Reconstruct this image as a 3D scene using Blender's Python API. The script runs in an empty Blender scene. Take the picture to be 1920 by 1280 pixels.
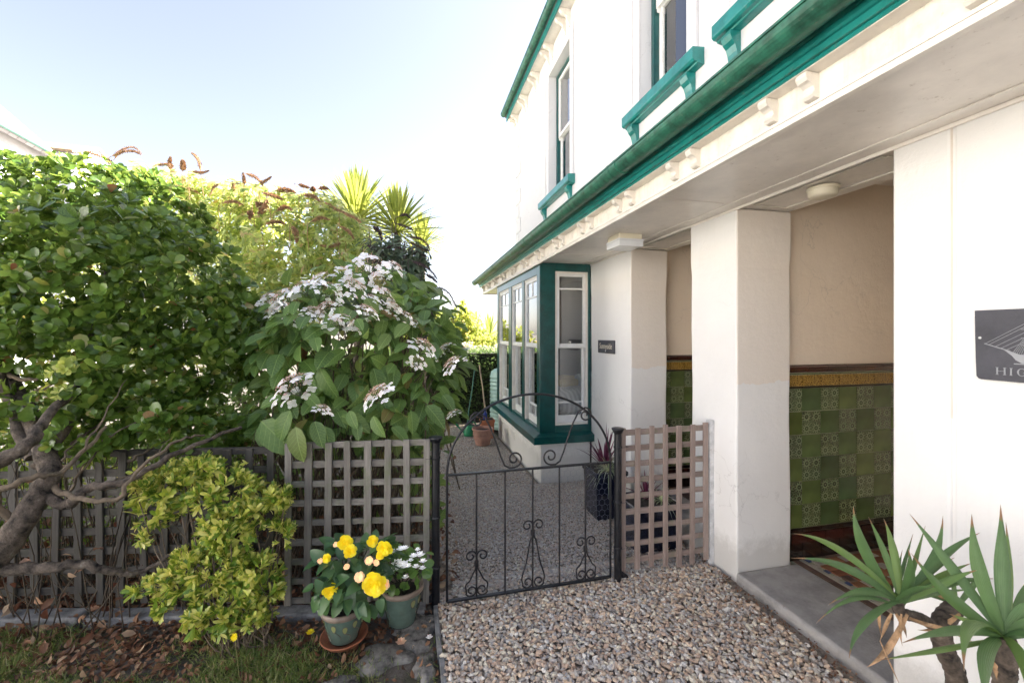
import bpy, math, random
import numpy as np
from mathutils import Vector, Matrix
R = math.radians
random.seed(7); rng = np.random.default_rng(7)
SC = bpy.context.scene
COL = SC.collection

# ------------------------------------------------------------------ camera, sky, sun, exposure
YAW = R(13.43); F = 800.0; CAMH = 1.6; HZ = 627.0
cd = bpy.data.cameras.new('camera'); cam = bpy.data.objects.new('camera', cd); COL.objects.link(cam)
cam.location = (0, 0, CAMH); cam.rotation_euler = (R(90), 0, -YAW)
cd.sensor_width = 36.0; cd.lens = F / 1920 * 36.0; cd.shift_y = -(640 - HZ) / 1920
cd.clip_start = 0.05; cd.clip_end = 3000
cd.dof.use_dof = True; cd.dof.focus_distance = 3.4; cd.dof.aperture_fstop = 5.6
SC.camera = cam

SUN_EL = R(42); SUN_AZ = R(75)          # azimuth measured from +Y towards +X
world = bpy.data.worlds.new('World'); SC.world = world; world.use_nodes = True
wt = world.node_tree; wt.nodes.clear()
sky = wt.nodes.new('ShaderNodeTexSky'); sky.sky_type = 'NISHITA'; sky.sun_disc = False
sky.sun_elevation = SUN_EL; sky.sun_rotation = SUN_AZ
sky.air_density = 1.0; sky.dust_density = 1.3; sky.ozone_density = 1.0; sky.altitude = 0
bg = wt.nodes.new('ShaderNodeBackground'); bg.inputs['Strength'].default_value = 0.056
wo = wt.nodes.new('ShaderNodeOutputWorld')
hsv = wt.nodes.new('ShaderNodeHueSaturation'); hsv.inputs['Saturation'].default_value = .64
wt.links.new(sky.outputs[0], hsv.inputs['Color']); hzt = wt.nodes.new('ShaderNodeMix'); hzt.data_type = 'RGBA'; hzt.blend_type = 'MULTIPLY'; hzt.inputs[0].default_value = 1; hzt.inputs[7].default_value = (1.0, .955, .985, 1)
wt.links.new(hsv.outputs[0], hzt.inputs[6]); wt.links.new(hzt.outputs[2], bg.inputs['Color']); wt.links.new(bg.outputs[0], wo.inputs['Surface'])
sl = bpy.data.lights.new('sun', 'SUN'); sl.energy = 5.0; sl.angle = R(0.5); sl.color = (1.0, 0.94, 0.84)
sun = bpy.data.objects.new('sun', sl); COL.objects.link(sun)
sd = Vector((math.sin(SUN_AZ) * math.cos(SUN_EL), math.cos(SUN_AZ) * math.cos(SUN_EL), math.sin(SUN_EL)))
sun.rotation_euler = sd.to_track_quat('Z', 'Y').to_euler(); sun.location = (20, 20, 20)
SC.view_settings.view_transform = 'Standard'; SC.view_settings.look = 'None'
SC.view_settings.gamma = 1.0; SC.view_settings.use_curve_mapping = False
SC.view_settings.exposure = 2.75
try:
    SC.cycles.max_bounces = 10; SC.cycles.transparent_max_bounces = 12; SC.cycles.sample_clamp_indirect = 6
    SC.cycles.use_denoising = True
except Exception: pass

# ------------------------------------------------------------------ helpers
SY, CY = math.sin(YAW), math.cos(YAW)
def W(px, py, t=None, Y=None, X=None, Z=None):
    """a point of the place seen at (px, py) in the photograph, at depth t or on a plane"""
    u = (px - 960) / F; v = (HZ - py) / F
    dx = SY + CY * u; dy = CY - SY * u
    if Y is not None: t = Y / dy
    elif X is not None: t = X / dx
    elif Z is not None: t = (Z - CAMH) / v
    return Vector((dx * t, dy * t, CAMH + v * t))

def gz(x, y):                      # height of the ground
    y = np.asarray(y, float)
    return -0.10 * np.clip((y - 2.7) / 2.0, 0, 1)

def tag(o, label=None, cat=None, group=None, kind=None):
    if label: o['label'] = label
    if cat: o['category'] = cat
    if group: o['group'] = group
    if kind: o['kind'] = kind
    return o
def empty(name, loc=(0, 0, 0), parent=None):
    o = bpy.data.objects.new(name, None); COL.objects.link(o); o.location = loc; o.parent = parent
    o.empty_display_size = 0.1
    return o
def offset(parent):
    v = Vector((0, 0, 0))
    while parent is not None: v += parent.location; parent = parent.parent
    return v
def link(name, me, parent=None, mat=None):
    """me is in world coordinates; parents are only ever translated"""
    o = bpy.data.objects.new(name, me); COL.objects.link(o)
    if mat is not None:
        me.materials.clear(); me.materials.append(mat)
    if parent is not None:
        o.parent = parent; off = offset(parent)
        o.location = -off
    return o

class MB:
    def __init__(s): s.v = []; s.f = []; s.sm = []
    def add(s, v, f, smooth=False):
        n = len(s.v); s.v += [tuple(p) for p in v]; s.f += [tuple(i + n for i in q) for q in f]
        s.sm += [smooth] * len(f); return s
    def box(s, x0, x1, y0, y1, z0, z1):
        v = [(x0,y0,z0),(x1,y0,z0),(x1,y1,z0),(x0,y1,z0),(x0,y0,z1),(x1,y0,z1),(x1,y1,z1),(x0,y1,z1)]
        return s.add(v, [(0,3,2,1),(4,5,6,7),(0,1,5,4),(1,2,6,5),(2,3,7,6),(3,0,4,7)])
    def obox(s, c, ax, ay, az):   # centre and three half axes
        c, ax, ay, az = map(Vector, (c, ax, ay, az)); v = []
        for k in (-1, 1):
            for (i, j) in ((-1,-1),(1,-1),(1,1),(-1,1)): v.append(c + ax*i + ay*j + az*k)
        return s.add(v, [(0,3,2,1),(4,5,6,7),(0,1,5,4),(1,2,6,5),(2,3,7,6),(3,0,4,7)])
    def tube(s, pts, r, n=8, caps=True, smooth=True, flat=1.0):
        pts = [Vector(p) for p in pts]; m = len(pts)
        rr = r if isinstance(r, (list, tuple, np.ndarray)) else [r] * m
        ring = []; up = None
        for i, p in enumerate(pts):
            d = (pts[min(i+1, m-1)] - pts[max(i-1, 0)]).normalized()
            if up is None:
                up = Vector((0,0,1)) if abs(d.z) < .9 else Vector((1,0,0))
            a = d.cross(up)
            if a.length < 1e-6: a = d.orthogonal()
            a.normalize(); b = a.cross(d).normalized(); up = b
            for k in range(n):
                t = 2 * math.pi * k / n
                ring.append(p + (a * math.cos(t) + b * math.sin(t) * flat) * rr[i])
        f = []
        for i in range(m - 1):
            for k in range(n):
                k2 = (k + 1) % n
                f.append((i*n+k, i*n+k2, (i+1)*n+k2, (i+1)*n+k))
        s.add(ring, f, smooth)
        if caps:
            s.add(ring[:n], [tuple(range(n))]); s.add(ring[-n:], [tuple(reversed(range(n)))])
        return s
    def lathe(s, c, prof, n=28, smooth=True, closed=False):
        c = Vector(c); v = []; f = []
        for (r, z) in prof:
            for k in range(n):
                t = 2*math.pi*k/n; v.append(c + Vector((r*math.cos(t), r*math.sin(t), z)))
        for i in range(len(prof)-1):
            for k in range(n):
                k2 = (k+1) % n; f.append((i*n+k, i*n+k2, (i+1)*n+k2, (i+1)*n+k))
        return s.add(v, f, smooth)
    def prism_y(s, prof, y0, y1, smooth=False):   # closed profile of (x, z) drawn out along Y
        n = len(prof); v = [(x, y0, z) for x, z in prof] + [(x, y1, z) for x, z in prof]
        f = [(i, (i+1) % n, n + (i+1) % n, n + i) for i in range(n)]
        s.add(v, f, smooth); s.add(v, [tuple(reversed(range(n))), tuple(range(n, 2*n))]); return s
    def prism_x(s, prof, x0, x1):                  # profile of (y, z) drawn out along X
        n = len(prof); v = [(x0, y, z) for y, z in prof] + [(x1, y, z) for y, z in prof]
        s.add(v, [(i, (i+1) % n, n + (i+1) % n, n + i) for i in range(n)])
        s.add(v, [tuple(reversed(range(n))), tuple(range(n, 2*n))]); return s
    def mesh(s, name, bevel=0):
        me = bpy.data.meshes.new(name); me.from_pydata(s.v, [], s.f)
        me.polygons.foreach_set('use_smooth', s.sm); me.update()
        import bmesh
        bm = bmesh.new(); bm.from_mesh(me); bmesh.ops.recalc_face_normals(bm, faces=bm.faces)
        bm.to_mesh(me); bm.free()
        return me
    def build(s, name, mat=None, parent=None, bevel=0, seg=2, **kw):
        o = link(name, s.mesh(name), parent, mat)
        if bevel:
            b = o.modifiers.new('bevel', 'BEVEL'); b.width = bevel; b.segments = seg; b.limit_method = 'ANGLE'; b.angle_limit = R(40)
        tag(o, **kw); return o

def wall_x(x0, x1, ys, zs, holes):
    """wall slab between x0 and x1 with rectangular (y0,y1,z0,z1) holes; only outer faces and reveals"""
    Y = sorted(set(list(ys) + [h[0] for h in holes] + [h[1] for h in holes])); Y = [y for y in Y if ys[0] <= y <= ys[1]]
    Zs = sorted(set(list(zs) + [h[2] for h in holes] + [h[3] for h in holes])); Zs = [z for z in Zs if zs[0] <= z <= zs[1]]
    def solid(i, j):
        if i < 0 or j < 0 or i >= len(Y)-1 or j >= len(Zs)-1: return False
        yc = (Y[i]+Y[i+1])/2; zc = (Zs[j]+Zs[j+1])/2
        return not any(h[0] < yc < h[1] and h[2] < zc < h[3] for h in holes)
    m = MB()
    for i in range(len(Y)-1):
        for j in range(len(Zs)-1):
            if not solid(i, j): continue
            a, b, c, d = Y[i], Y[i+1], Zs[j], Zs[j+1]
            m.add([(x0,a,c),(x0,b,c),(x0,b,d),(x0,a,d)], [(0,3,2,1)])
            m.add([(x1,a,c),(x1,b,c),(x1,b,d),(x1,a,d)], [(0,1,2,3)])
            if not solid(i-1, j): m.add([(x0,a,c),(x1,a,c),(x1,a,d),(x0,a,d)], [(0,1,2,3)])
            if not solid(i+1, j): m.add([(x0,b,c),(x1,b,c),(x1,b,d),(x0,b,d)], [(0,3,2,1)])
            if not solid(i, j-1): m.add([(x0,a,c),(x1,a,c),(x1,b,c),(x0,b,c)], [(0,3,2,1)])
            if not solid(i, j+1): m.add([(x0,a,d),(x1,a,d),(x1,b,d),(x0,b,d)], [(0,1,2,3)])
    return m
def raw(m, name, mat, parent=None, **kw):     # build without merging normals (walls are already oriented)
    me = bpy.data.meshes.new(name); me.from_pydata(m.v, [], m.f); me.update()
    o = link(name, me, parent, mat); tag(o, **kw); return o

# ---- scattering many small pieces into one mesh, or as single objects
def tri(F_):
    out = []
    for f in F_:
        for k in range(1, len(f)-1): out.append((f[0], f[k], f[k+1]))
    return np.array(out, int)
def scatter_mesh(name, V, T, M, smooth=True, uv=True):
    """V (n,3), T (m,3), M (N,4,4)"""
    N = len(M); n = len(V)
    P = np.einsum('kij,nj->kni', M[:, :3, :3], V) + M[:, None, :3, 3]
    P = P.reshape(-1, 3)
    Fc = (T[None] + (np.arange(N) * n)[:, None, None]).reshape(-1)
    nf = len(Fc) // 3
    me = bpy.data.meshes.new(name)
    me.vertices.add(len(P)); me.vertices.foreach_set('co', P.astype(np.float32).ravel())
    me.loops.add(len(Fc)); me.loops.foreach_set('vertex_index', Fc.astype(np.int32))
    me.polygons.add(nf); me.polygons.foreach_set('loop_start', np.arange(0, nf*3, 3, dtype=np.int32))
    me.polygons.foreach_set('loop_total', np.full(nf, 3, np.int32))
    me.polygons.foreach_set('use_smooth', np.full(nf, smooth, bool))
    if uv:
        a = me.attributes.new('leafuv', 'FLOAT_VECTOR', 'POINT'); a.data.foreach_set('vector', np.tile(V, (N, 1)).astype(np.float32).ravel())
    me.update(calc_edges=True)
    return me
def join_meshes_np(name, parts, smooth=True):
    Vs = []; Ts = []; n = 0
    for V, T, M in parts:
        P = (np.einsum('kij,nj->kni', M[:, :3, :3], V) + M[:, None, :3, 3]).reshape(-1, 3)
        t = (T[None] + (np.arange(len(M)) * len(V))[:, None, None]).reshape(-1, 3) + n
        Vs.append(P); Ts.append(t); n += len(P)
    return scatter_mesh(name, np.concatenate(Vs), np.concatenate(Ts), np.eye(4)[None], smooth, False)
def unit(a): return a / np.maximum(np.linalg.norm(a, axis=-1, keepdims=True), 1e-9)
def frames(pos, d, nrm, scale, wide=1.0):
    """leaf frames: local Y along d, local Z along nrm"""
    d = unit(d); x = unit(np.cross(d, nrm)); z = np.cross(x, d)
    M = np.zeros((len(pos), 4, 4)); s = np.asarray(scale).reshape(-1, 1) * np.ones((len(pos), 1))
    M[:, :3, 0] = x * s * wide; M[:, :3, 1] = d * s; M[:, :3, 2] = z * s
    M[:, :3, 3] = pos; M[:, 3, 3] = 1
    return M
def pieces(name, V, T, M, mat, parent, n_single, stuff_name, variants=1, smooth=True):
    """the n_single pieces nearest the camera become parts of their own, the rest one 'stuff' part"""
    dist = np.linalg.norm(M[:, :3, 3] - np.array([0, 0, CAMH]), axis=1)
    order = np.argsort(dist)
    a, b = order[:n_single], order[n_single:]
    me = scatter_mesh(name, V, T, np.eye(4)[None], smooth); me.materials.append(mat)
    off = offset(parent)
    for i in a:
        o = bpy.data.objects.new(name, me); COL.objects.link(o); o.parent = parent
        m = Matrix(M[i].tolist()); m.translation = m.translation - off; o.matrix_basis = m
    if len(b):
        o = link(stuff_name, scatter_mesh(stuff_name, V, T, M[b], smooth), parent, mat); o['kind'] = 'stuff'

def leaf_tpl(w=0.5, prof=(0, .75, 1.0, .8, 0), ys=(0, .25, .5, .78, 1), fold=0.12, curl=0.15, stem=0.0):
    """leaf of length 1 along Y, width w, folded up at the midrib, tip curling down"""
    V = []; Fc = []
    idx = []
    for p, y in zip(prof, ys):
        z = -curl * y * y
        if p == 0: V.append((0, y, z)); idx.append((len(V)-1,))
        else:
            V += [(-w/2*p, y, z + fold*w*p), (0, y, z), (w/2*p, y, z + fold*w*p)]; n = len(V)
            idx.append((n-3, n-2, n-1))
    for a, b in zip(idx[:-1], idx[1:]):
        if len(a) == 1 and len(b) == 3: Fc += [(a[0], b[1], b[0]), (a[0], b[2], b[1])]
        elif len(a) == 3 and len(b) == 3: Fc += [(a[0], a[1], b[1], b[0]), (a[1], a[2], b[2], b[1])]
        else: Fc += [(a[0], a[1], b[0]), (a[1], a[2], b[0])]
    return np.array(V, float), tri(Fc)

def blob_shell(blobs, n, inner=0.65, noise=0.12, zmin=-1e9):
    """points and outward normals in the outer shell of a union of ellipsoids [(c, (rx,ry,rz))]"""
    vol = np.array([r[0]*r[1] + r[1]*r[2] + r[0]*r[2] for c, r in blobs]); vol = vol / vol.sum()
    Pn = []; Nn = []
    C = np.array([list(c) for c, r in blobs]); RR = np.array([r for c, r in blobs])
    tot = 0
    while tot < n:
        k = rng.choice(len(blobs), 2*n, p=vol)
        d = unit(rng.normal(size=(2*n, 3)))
        rad = inner + (1 - inner) * rng.random((2*n, 1)) ** 0.6
        ph = np.sin(d @ rng.normal(size=(3, 3)) * 4 + k[:, None]).mean(1, keepdims=True)
        rad = rad * (1 + noise * ph)
        P = C[k] + d * RR[k] * rad
        q = np.linalg.norm((P[:, None] - C[None]) / RR[None], axis=2)
        q[np.arange(len(k)), k] = 9
        ok = (q.min(1) > inner) & (P[:, 2] > zmin)
        Pn.append(P[ok]); Nn.append(unit(d / RR[k])[ok]); tot += ok.sum()
    return np.concatenate(Pn)[:n], np.concatenate(Nn)[:n]
def pb(px, py, t, r, ry=None, rd=None):
    """blob given by its place in the view: radius r px at depth t"""
    s = t / F; ry = ry or r; rd = rd or r
    return (W(px, py, t=t), (r*s, (rd)*s, ry*s))
def curve_pts(pts, n=8):
    pts = [Vector(p) for p in pts]; out = []
    P = [pts[0]*2 - pts[1]] + pts + [pts[-1]*2 - pts[-2]]
    for i in range(1, len(P)-2):
        for k in range(n):
            t = k / n; a, b, c, d = P[i-1], P[i], P[i+1], P[i+2]
            out.append(0.5*((2*b) + (c-a)*t + (2*a-5*b+4*c-d)*t*t + (-a+3*b-3*c+d)*t**3))
    out.append(pts[-1]); return out

# ------------------------------------------------------------------ materials
def newmat(name):
    m = bpy.data.materials.new(name); m.use_nodes = True; nt = m.node_tree; nt.nodes.clear()
    out = nt.nodes.new('ShaderNodeOutputMaterial'); return m, nt, out
def nd(nt, typ, **kw):
    n = nt.nodes.new(typ)
    for k, v in kw.items():
        if k in n.inputs.keys() and not hasattr(n, k):
            s = n.inputs[k]
            if isinstance(v, bpy.types.NodeSocket): nt.links.new(v, s)
            else: s.default_value = v
        elif hasattr(n, k): setattr(n, k, v)
        else:
            s = n.inputs[k]
            if isinstance(v, bpy.types.NodeSocket): nt.links.new(v, s)
            else: s.default_value = v
    return n
def ramp(nt, fac, stops, interp='LINEAR'):
    r = nt.nodes.new('ShaderNodeValToRGB'); r.color_ramp.interpolation = interp
    e = r.color_ramp.elements
    while len(e) < len(stops): e.new(0.5)
    for el, (p, c) in zip(e, stops):
        el.position = p; el.color = (*c, 1) if len(c) == 3 else c
    nt.links.new(fac, r.inputs[0]); return r.outputs[0]
def mth(nt, op, a, b=None, c=None):
    n = nt.nodes.new('ShaderNodeMath'); n.operation = op
    for i, v in enumerate((a, b, c)):
        if v is None: continue
        if isinstance(v, bpy.types.NodeSocket): nt.links.new(v, n.inputs[i])
        else: n.inputs[i].default_value = v
    return n.outputs[0]
def mixc(nt, f, a, b, mode='MIX'):
    n = nt.nodes.new('ShaderNodeMix'); n.data_type = 'RGBA'; n.blend_type = mode
    for i, v in ((0, f), (6, a), (7, b)):
        if isinstance(v, bpy.types.NodeSocket): nt.links.new(v, n.inputs[i])
        elif i == 0: n.inputs[0].default_value = v
        else: n.inputs[i].default_value = (*v, 1)
    return n.outputs[2]
def coords(nt, kind='Object', scale=(1,1,1)):
    tc = nt.nodes.new('ShaderNodeTexCoord'); mp = nt.nodes.new('ShaderNodeMapping')
    nt.links.new(tc.outputs[kind], mp.inputs[0]); mp.inputs['Scale'].default_value = scale
    return mp.outputs[0]
def noise(nt, vec, scale, detail=4, rough=.6):
    n = nt.nodes.new('ShaderNodeTexNoise'); nt.links.new(vec, n.inputs['Vector'])
    n.inputs['Scale'].default_value = scale; n.inputs['Detail'].default_value = detail; n.inputs['Roughness'].default_value = rough
    return n.outputs[0]
def bump(nt, h, strength=.3, dist=.01):
    b = nt.nodes.new('ShaderNodeBump'); b.inputs['Strength'].default_value = strength; b.inputs['Distance'].default_value = dist
    nt.links.new(h, b.inputs['Height']); return b.outputs[0]
def island_rand(nt):
    g = nt.nodes.new('ShaderNodeNewGeometry'); o = nt.nodes.new('ShaderNodeObjectInfo')
    return mth(nt, 'FRACT', mth(nt, 'ADD', g.outputs['Random Per Island'], o.outputs['Random']))

def paint(name, col, rough=.5, vary=.1, nscale=3, bumps=.15, bscale=60, grime=None, coat=0, streak=0):
    m, nt, out = newmat(name)
    v = coords(nt); n1 = noise(nt, v, nscale, 6, .65)
    c2 = tuple(max(0, c*(1-vary*2.2)) for c in col); c1 = tuple(min(1, c*(1+vary*.5)) for c in col)
    c = ramp(nt, n1, [(.3, c2), (.62, c1)])
    if streak:
        vs = coords(nt, scale=(5, 5, .35)); ns = noise(nt, vs, 3.0, 5, .7)
        f = ramp(nt, ns, [(.52, (0,0,0)), (.75, (streak,)*3)])
        c = mixc(nt, f, c, tuple(k*.55 for k in col))
    if grime:
        f = ramp(nt, noise(nt, v, 22, 8, .75), [(.60, (0,0,0)), (.72, (.7,)*3)])
        c = mixc(nt, f, c, grime)
    b = bump(nt, noise(nt, v, bscale, 4, .6), bumps, .004)
    p = nd(nt, 'ShaderNodeBsdfPrincipled', **{'Base Color': c, 'Roughness': rough, 'Normal': b})
    p.inputs['Coat Weight'].default_value = coat
    nt.links.new(p.outputs[0], out.inputs[0]); return m

def render_mat(name, col, dirt=(.42,.38,.33), rough=.75, beige=None, low=True):
    """painted roughcast/render: soft blotches, rain streaks, hairline cracks, trowel bumps"""
    m, nt, out = newmat(name)
    v = coords(nt, 'Object'); vs = coords(nt, 'Object', (7, 7, .5))
    c = ramp(nt, noise(nt, v, 1.6, 6, .6), [(.3, tuple(k*.93 for k in col)), (.7, col)])
    f = ramp(nt, noise(nt, vs, 2.2, 6, .75), [(.56, (0,0,0)), (.85, (.35,)*3)])
    c = mixc(nt, f, c, tuple(k*.8 for k in col))
    vc = nt.nodes.new('ShaderNodeTexVoronoi'); vc.feature = 'DISTANCE_TO_EDGE'; vc.inputs['Scale'].default_value = 1.7
    wv = nt.nodes.new('ShaderNodeVectorMath'); wv.operation = 'ADD'; nt.links.new(v, wv.inputs[0])
    nz = nt.nodes.new('ShaderNodeTexNoise'); nt.links.new(v, nz.inputs['Vector']); nz.inputs['Scale'].default_value = 5.0; nz.inputs['Detail'].default_value = 8
    sc_ = nt.nodes.new('ShaderNodeVectorMath'); sc_.operation = 'SCALE'; nt.links.new(nz.outputs['Color'], sc_.inputs[0]); sc_.inputs['Scale'].default_value = .5
    nt.links.new(sc_.outputs[0], wv.inputs[1]); nt.links.new(wv.outputs[0], vc.inputs['Vector'])
    ck = mth(nt, 'MULTIPLY', ramp(nt, vc.outputs[0], [(.0, (.28,)*3), (.006, (0,0,0))]), ramp(nt, noise(nt, v, 1.3, 2, .5), [(.48, (0,0,0)), (.58, (1,1,1))]))
    c = mixc(nt, ck, c, tuple(k*.5 for k in dirt))
    f2 = ramp(nt, noise(nt, v, 34, 8, .8), [(.66, (0,0,0)), (.74, (.45,)*3)])
    c = mixc(nt, f2, c, dirt)
    if beige:
        g = nt.nodes.new('ShaderNodeNewGeometry'); sp = nt.nodes.new('ShaderNodeSeparateXYZ'); nt.links.new(g.outputs['Position'], sp.inputs[0])
        sn = nt.nodes.new('ShaderNodeSeparateXYZ'); nt.links.new(g.outputs['True Normal'], sn.inputs[0])
        edge = mth(nt, 'ADD', sp.outputs[2], mth(nt, 'MULTIPLY', noise(nt, v, 9, 3, .5), .10))
        up = mth(nt, 'GREATER_THAN', edge, 1.33)
        side = mth(nt, 'GREATER_THAN', mth(nt, 'ABSOLUTE', sn.outputs[1]), .8)
        c = mixc(nt, mth(nt, 'MULTIPLY', up, side), c, beige)
    if low:   # splash-back dirt by the ground
        g = nt.nodes.new('ShaderNodeNewGeometry'); sp = nt.nodes.new('ShaderNodeSeparateXYZ'); nt.links.new(g.outputs['Position'], sp.inputs[0])
        h = mth(nt, 'SUBTRACT', sp.outputs[2], mth(nt, 'MULTIPLY', noise(nt, v, 14, 6, .8), .30))
        f3 = ramp(nt, h, [(0.0, (.38,)*3), (.12, (0,0,0))])
        f3 = mth(nt, 'MULTIPLY', f3, mth(nt, 'LESS_THAN', sp.outputs[2], .5))
        c = mixc(nt, f3, c, (.33,.31,.26))
    hgt = mth(nt, 'ADD', noise(nt, v, 55, 5, .7), mth(nt, 'MULTIPLY', noise(nt, v, 7, 3, .5), 2.5))
    b = bump(nt, hgt, .35, .006)
    p = nd(nt, 'ShaderNodeBsdfPrincipled', **{'Base Color': c, 'Roughness': rough, 'Normal': b})
    nt.links.new(p.outputs[0], out.inputs[0]); return m

def leaf_mat(name, stops, rough=.42, trans=.35, veins=False, spec=.5, tcol=None, tip=None):
    m, nt, out = newmat(name)
    r = island_rand(nt); c = ramp(nt, r, stops)
    v = coords(nt, 'Object')
    c = mixc(nt, ramp(nt, noise(nt, v, 18, 3, .6), [(.35, (.0,)*3), (.75, (.5,)*3)]), c, tuple(min(1, k*1.5) for k in stops[len(stops)//2][1]))
    bmp = None
    if veins:
        at = nt.nodes.new('ShaderNodeAttribute'); at.attribute_name = 'leafuv'; sp = nt.nodes.new('ShaderNodeSeparateXYZ'); nt.links.new(at.outputs['Vector'], sp.inputs[0])
        ax = mth(nt, 'ABSOLUTE', sp.outputs[0])
        mid = ramp(nt, ax, [(.006, (1,1,1)), (.022, (0,0,0))])
        sv = mth(nt, 'SINE', mth(nt, 'MULTIPLY', mth(nt, 'SUBTRACT', sp.outputs[1], mth(nt, 'MULTIPLY', ax, .9)), veins))
        side = ramp(nt, sv, [(.80, (0,0,0)), (1.0, (.45,)*3)])
        vv = mth(nt, 'MAXIMUM', mid, side)
        edge = ramp(nt, mth(nt, 'ADD', ax, mth(nt, 'MULTIPLY', noise(nt, v, 60, 4, .7), .12)), [(.32, (0,0,0)), (.44, (.22,)*3)])
        c = mixc(nt, edge, c, (.20,.16,.05))
        c = mixc(nt, mth(nt, 'MULTIPLY', vv, .45), c, tuple(min(1, k*2.4+.03) for k in stops[len(stops)//2][1]))
        bmp = bump(nt, mth(nt, 'SUBTRACT', mth(nt, 'MULTIPLY', noise(nt, v, 55, 3, .6), .8), vv), .5, .003)
    p = nd(nt, 'ShaderNodeBsdfPrincipled', **{'Base Color': c, 'Roughness': rough, 'Specular IOR Level': spec})
    if bmp is not None: nt.links.new(bmp, p.inputs['Normal'])
    t = nt.nodes.new('ShaderNodeBsdfTranslucent')
    hs = nt.nodes.new('ShaderNodeHueSaturation'); nt.links.new(c, hs.inputs['Color']); hs.inputs['Hue'].default_value = .465; hs.inputs['Value'].default_value = 3.0
    nt.links.new(hs.outputs[0], t.inputs['Color'])
    mx = nt.nodes.new('ShaderNodeMixShader'); mx.inputs[0].default_value = trans
    nt.links.new(p.outputs[0], mx.inputs[1]); nt.links.new(t.outputs[0], mx.inputs[2])
    nt.links.new(mx.outputs[0], out.inputs[0]); return m

def wood_mat(name, a, b, moss=None, rough=.85, axis=2):
    m, nt, out = newmat(name)
    oi = nt.nodes.new('ShaderNodeObjectInfo')
    tc = nt.nodes.new('ShaderNodeTexCoord'); mp = nt.nodes.new('ShaderNodeMapping'); nt.links.new(tc.outputs['Object'], mp.inputs[0])
    sc = [45, 45, 45]; sc[axis] = 2.5; mp.inputs['Scale'].default_value = sc
    cb = nt.nodes.new('ShaderNodeCombineXYZ'); nt.links.new(mth(nt, 'MULTIPLY', oi.outputs['Random'], 50), cb.inputs[0])
    nt.links.new(cb.outputs[0], mp.inputs['Location'])
    n = noise(nt, mp.outputs[0], 1.6, 6, .7)
    c = ramp(nt, n, [(.3, a), (.7, b)])
    c = mixc(nt, mth(nt, 'MULTIPLY', oi.outputs['Random'], .5), c, tuple(k*.75 for k in a))
    if moss:
        f = ramp(nt, noise(nt, coords(nt), 9, 6, .7), [(.5, (0,0,0)), (.66, (.6,)*3)])
        c = mixc(nt, f, c, moss)
    p = nd(nt, 'ShaderNodeBsdfPrincipled', **{'Base Color': c, 'Roughness': rough, 'Normal': bump(nt, n, .6, .003)})
    nt.links.new(p.outputs[0], out.inputs[0]); return m

M = {}
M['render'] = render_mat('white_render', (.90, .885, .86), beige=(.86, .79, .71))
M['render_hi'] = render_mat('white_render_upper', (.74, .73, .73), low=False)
M['porch'] = render_mat('beige_porch_paint', (.90, .77, .62), low=False, rough=.7)
M['trim'] = paint('cream_gloss_paint', (.85, .80, .72), .35, .06, 8, .2, 40, grime=(.45,.38,.28))
M['fascia'] = paint('cream_fascia_paint', (.88, .82, .72), .4, .10, 10, .3, 30, grime=(.36,.28,.18), streak=.5)
M['soffit'] = paint('greyish_cream_soffit_paint', (.90, .84, .77), .32, .10, 2, .1, 25, grime=(.4,.32,.25))
M['green'] = paint('deep_green_gloss_paint', (.003, .080, .075), .28, .16, 9, .2, 35, grime=(.06,.17,.13), coat=.3)
M['gutter'] = paint('weathered_green_gutter_paint', (.03, .155, .10), .42, .30, 14, .4, 30, grime=(.16,.22,.15), coat=.1)
M['teal'] = paint('teal_gloss_paint', (.014, .225, .20), .3, .15, 9, .2, 35, grime=(.18,.26,.22), coat=.3)
M['sash'] = paint('white_sash_paint', (.86, .85, .82), .35, .05, 12, .1, 40)
M['black'] = paint('black_iron_paint', (.012, .013, .017), .35, .3, 30, .5, 120, grime=(.10,.05,.03))
M['rust'] = paint('rusted_black_iron', (.025, .022, .024), .55, .4, 25, .7, 140, grime=(.16,.07,.035))
M['lead'] = paint('lead_sheet', (.16, .17, .18), .6, .2)
M['slateroof'] = paint('slate_roofing', (.16, .15, .16), .7, .3, 5)
M['grey_in'] = paint('grey_room_paint', (.42, .40, .40), .8, .03)
M['greyd_in'] = paint('dark_grey_room_paint', (.16, .155, .19), .8, .03)
M['concrete'] = paint('worn_concrete_step', (.34, .325, .31), .85, .18, 7, .7, 90, grime=(.18,.17,.15))
M['edging'] = paint('old_concrete_edging', (.24, .24, .24), .9, .3, 12, 1.0, 60, grime=(.08,.08,.06))
M['slab'] = paint('broken_concrete_slab', (.20, .19, .175), .9, .45, 16, 1.0, 60, grime=(.07,.06,.045))
M['terracotta'] = paint('terracotta', (.42, .15, .075), .7, .15, 12, .3, 60)
M['terrapot'] = paint('pinkish_terracotta', (.40, .22, .17), .8, .15, 12, .3, 60)
M['bark'] = paint('grey_brown_bark', (.115, .09, .07), .95, .5, 22, 2.2, 60, grime=(.30,.30,.26))
M['bark_pale'] = paint('pale_twig_bark', (.17, .13, .09), .95, .3, 18, .8, 60)
M['cane'] = paint('green_cane', (.08, .22, .17), .5)
M['handle'] = paint('pale_wood_handle', (.50, .38, .26), .7)
M['water_butt'] = paint('pale_mint_plastic', (.42, .62, .56), .35, .04)
M['greenplastic'] = paint('green_plastic', (.02, .26, .12), .4)
M['blueplastic'] = paint('blue_plastic', (.02, .05, .30), .3)
M['navyglaze'] = paint('navy_glazed_pot', (.010, .014, .035), .18, .1, 6, .1, 20, coat=.5)
M['soil'] = paint('dark_potting_soil', (.035, .026, .02), .95, .4, 40, 1.2, 120)
M['lamp_base'] = paint('cream_lamp_base', (.80, .74, .58), .4, .03)
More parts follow.
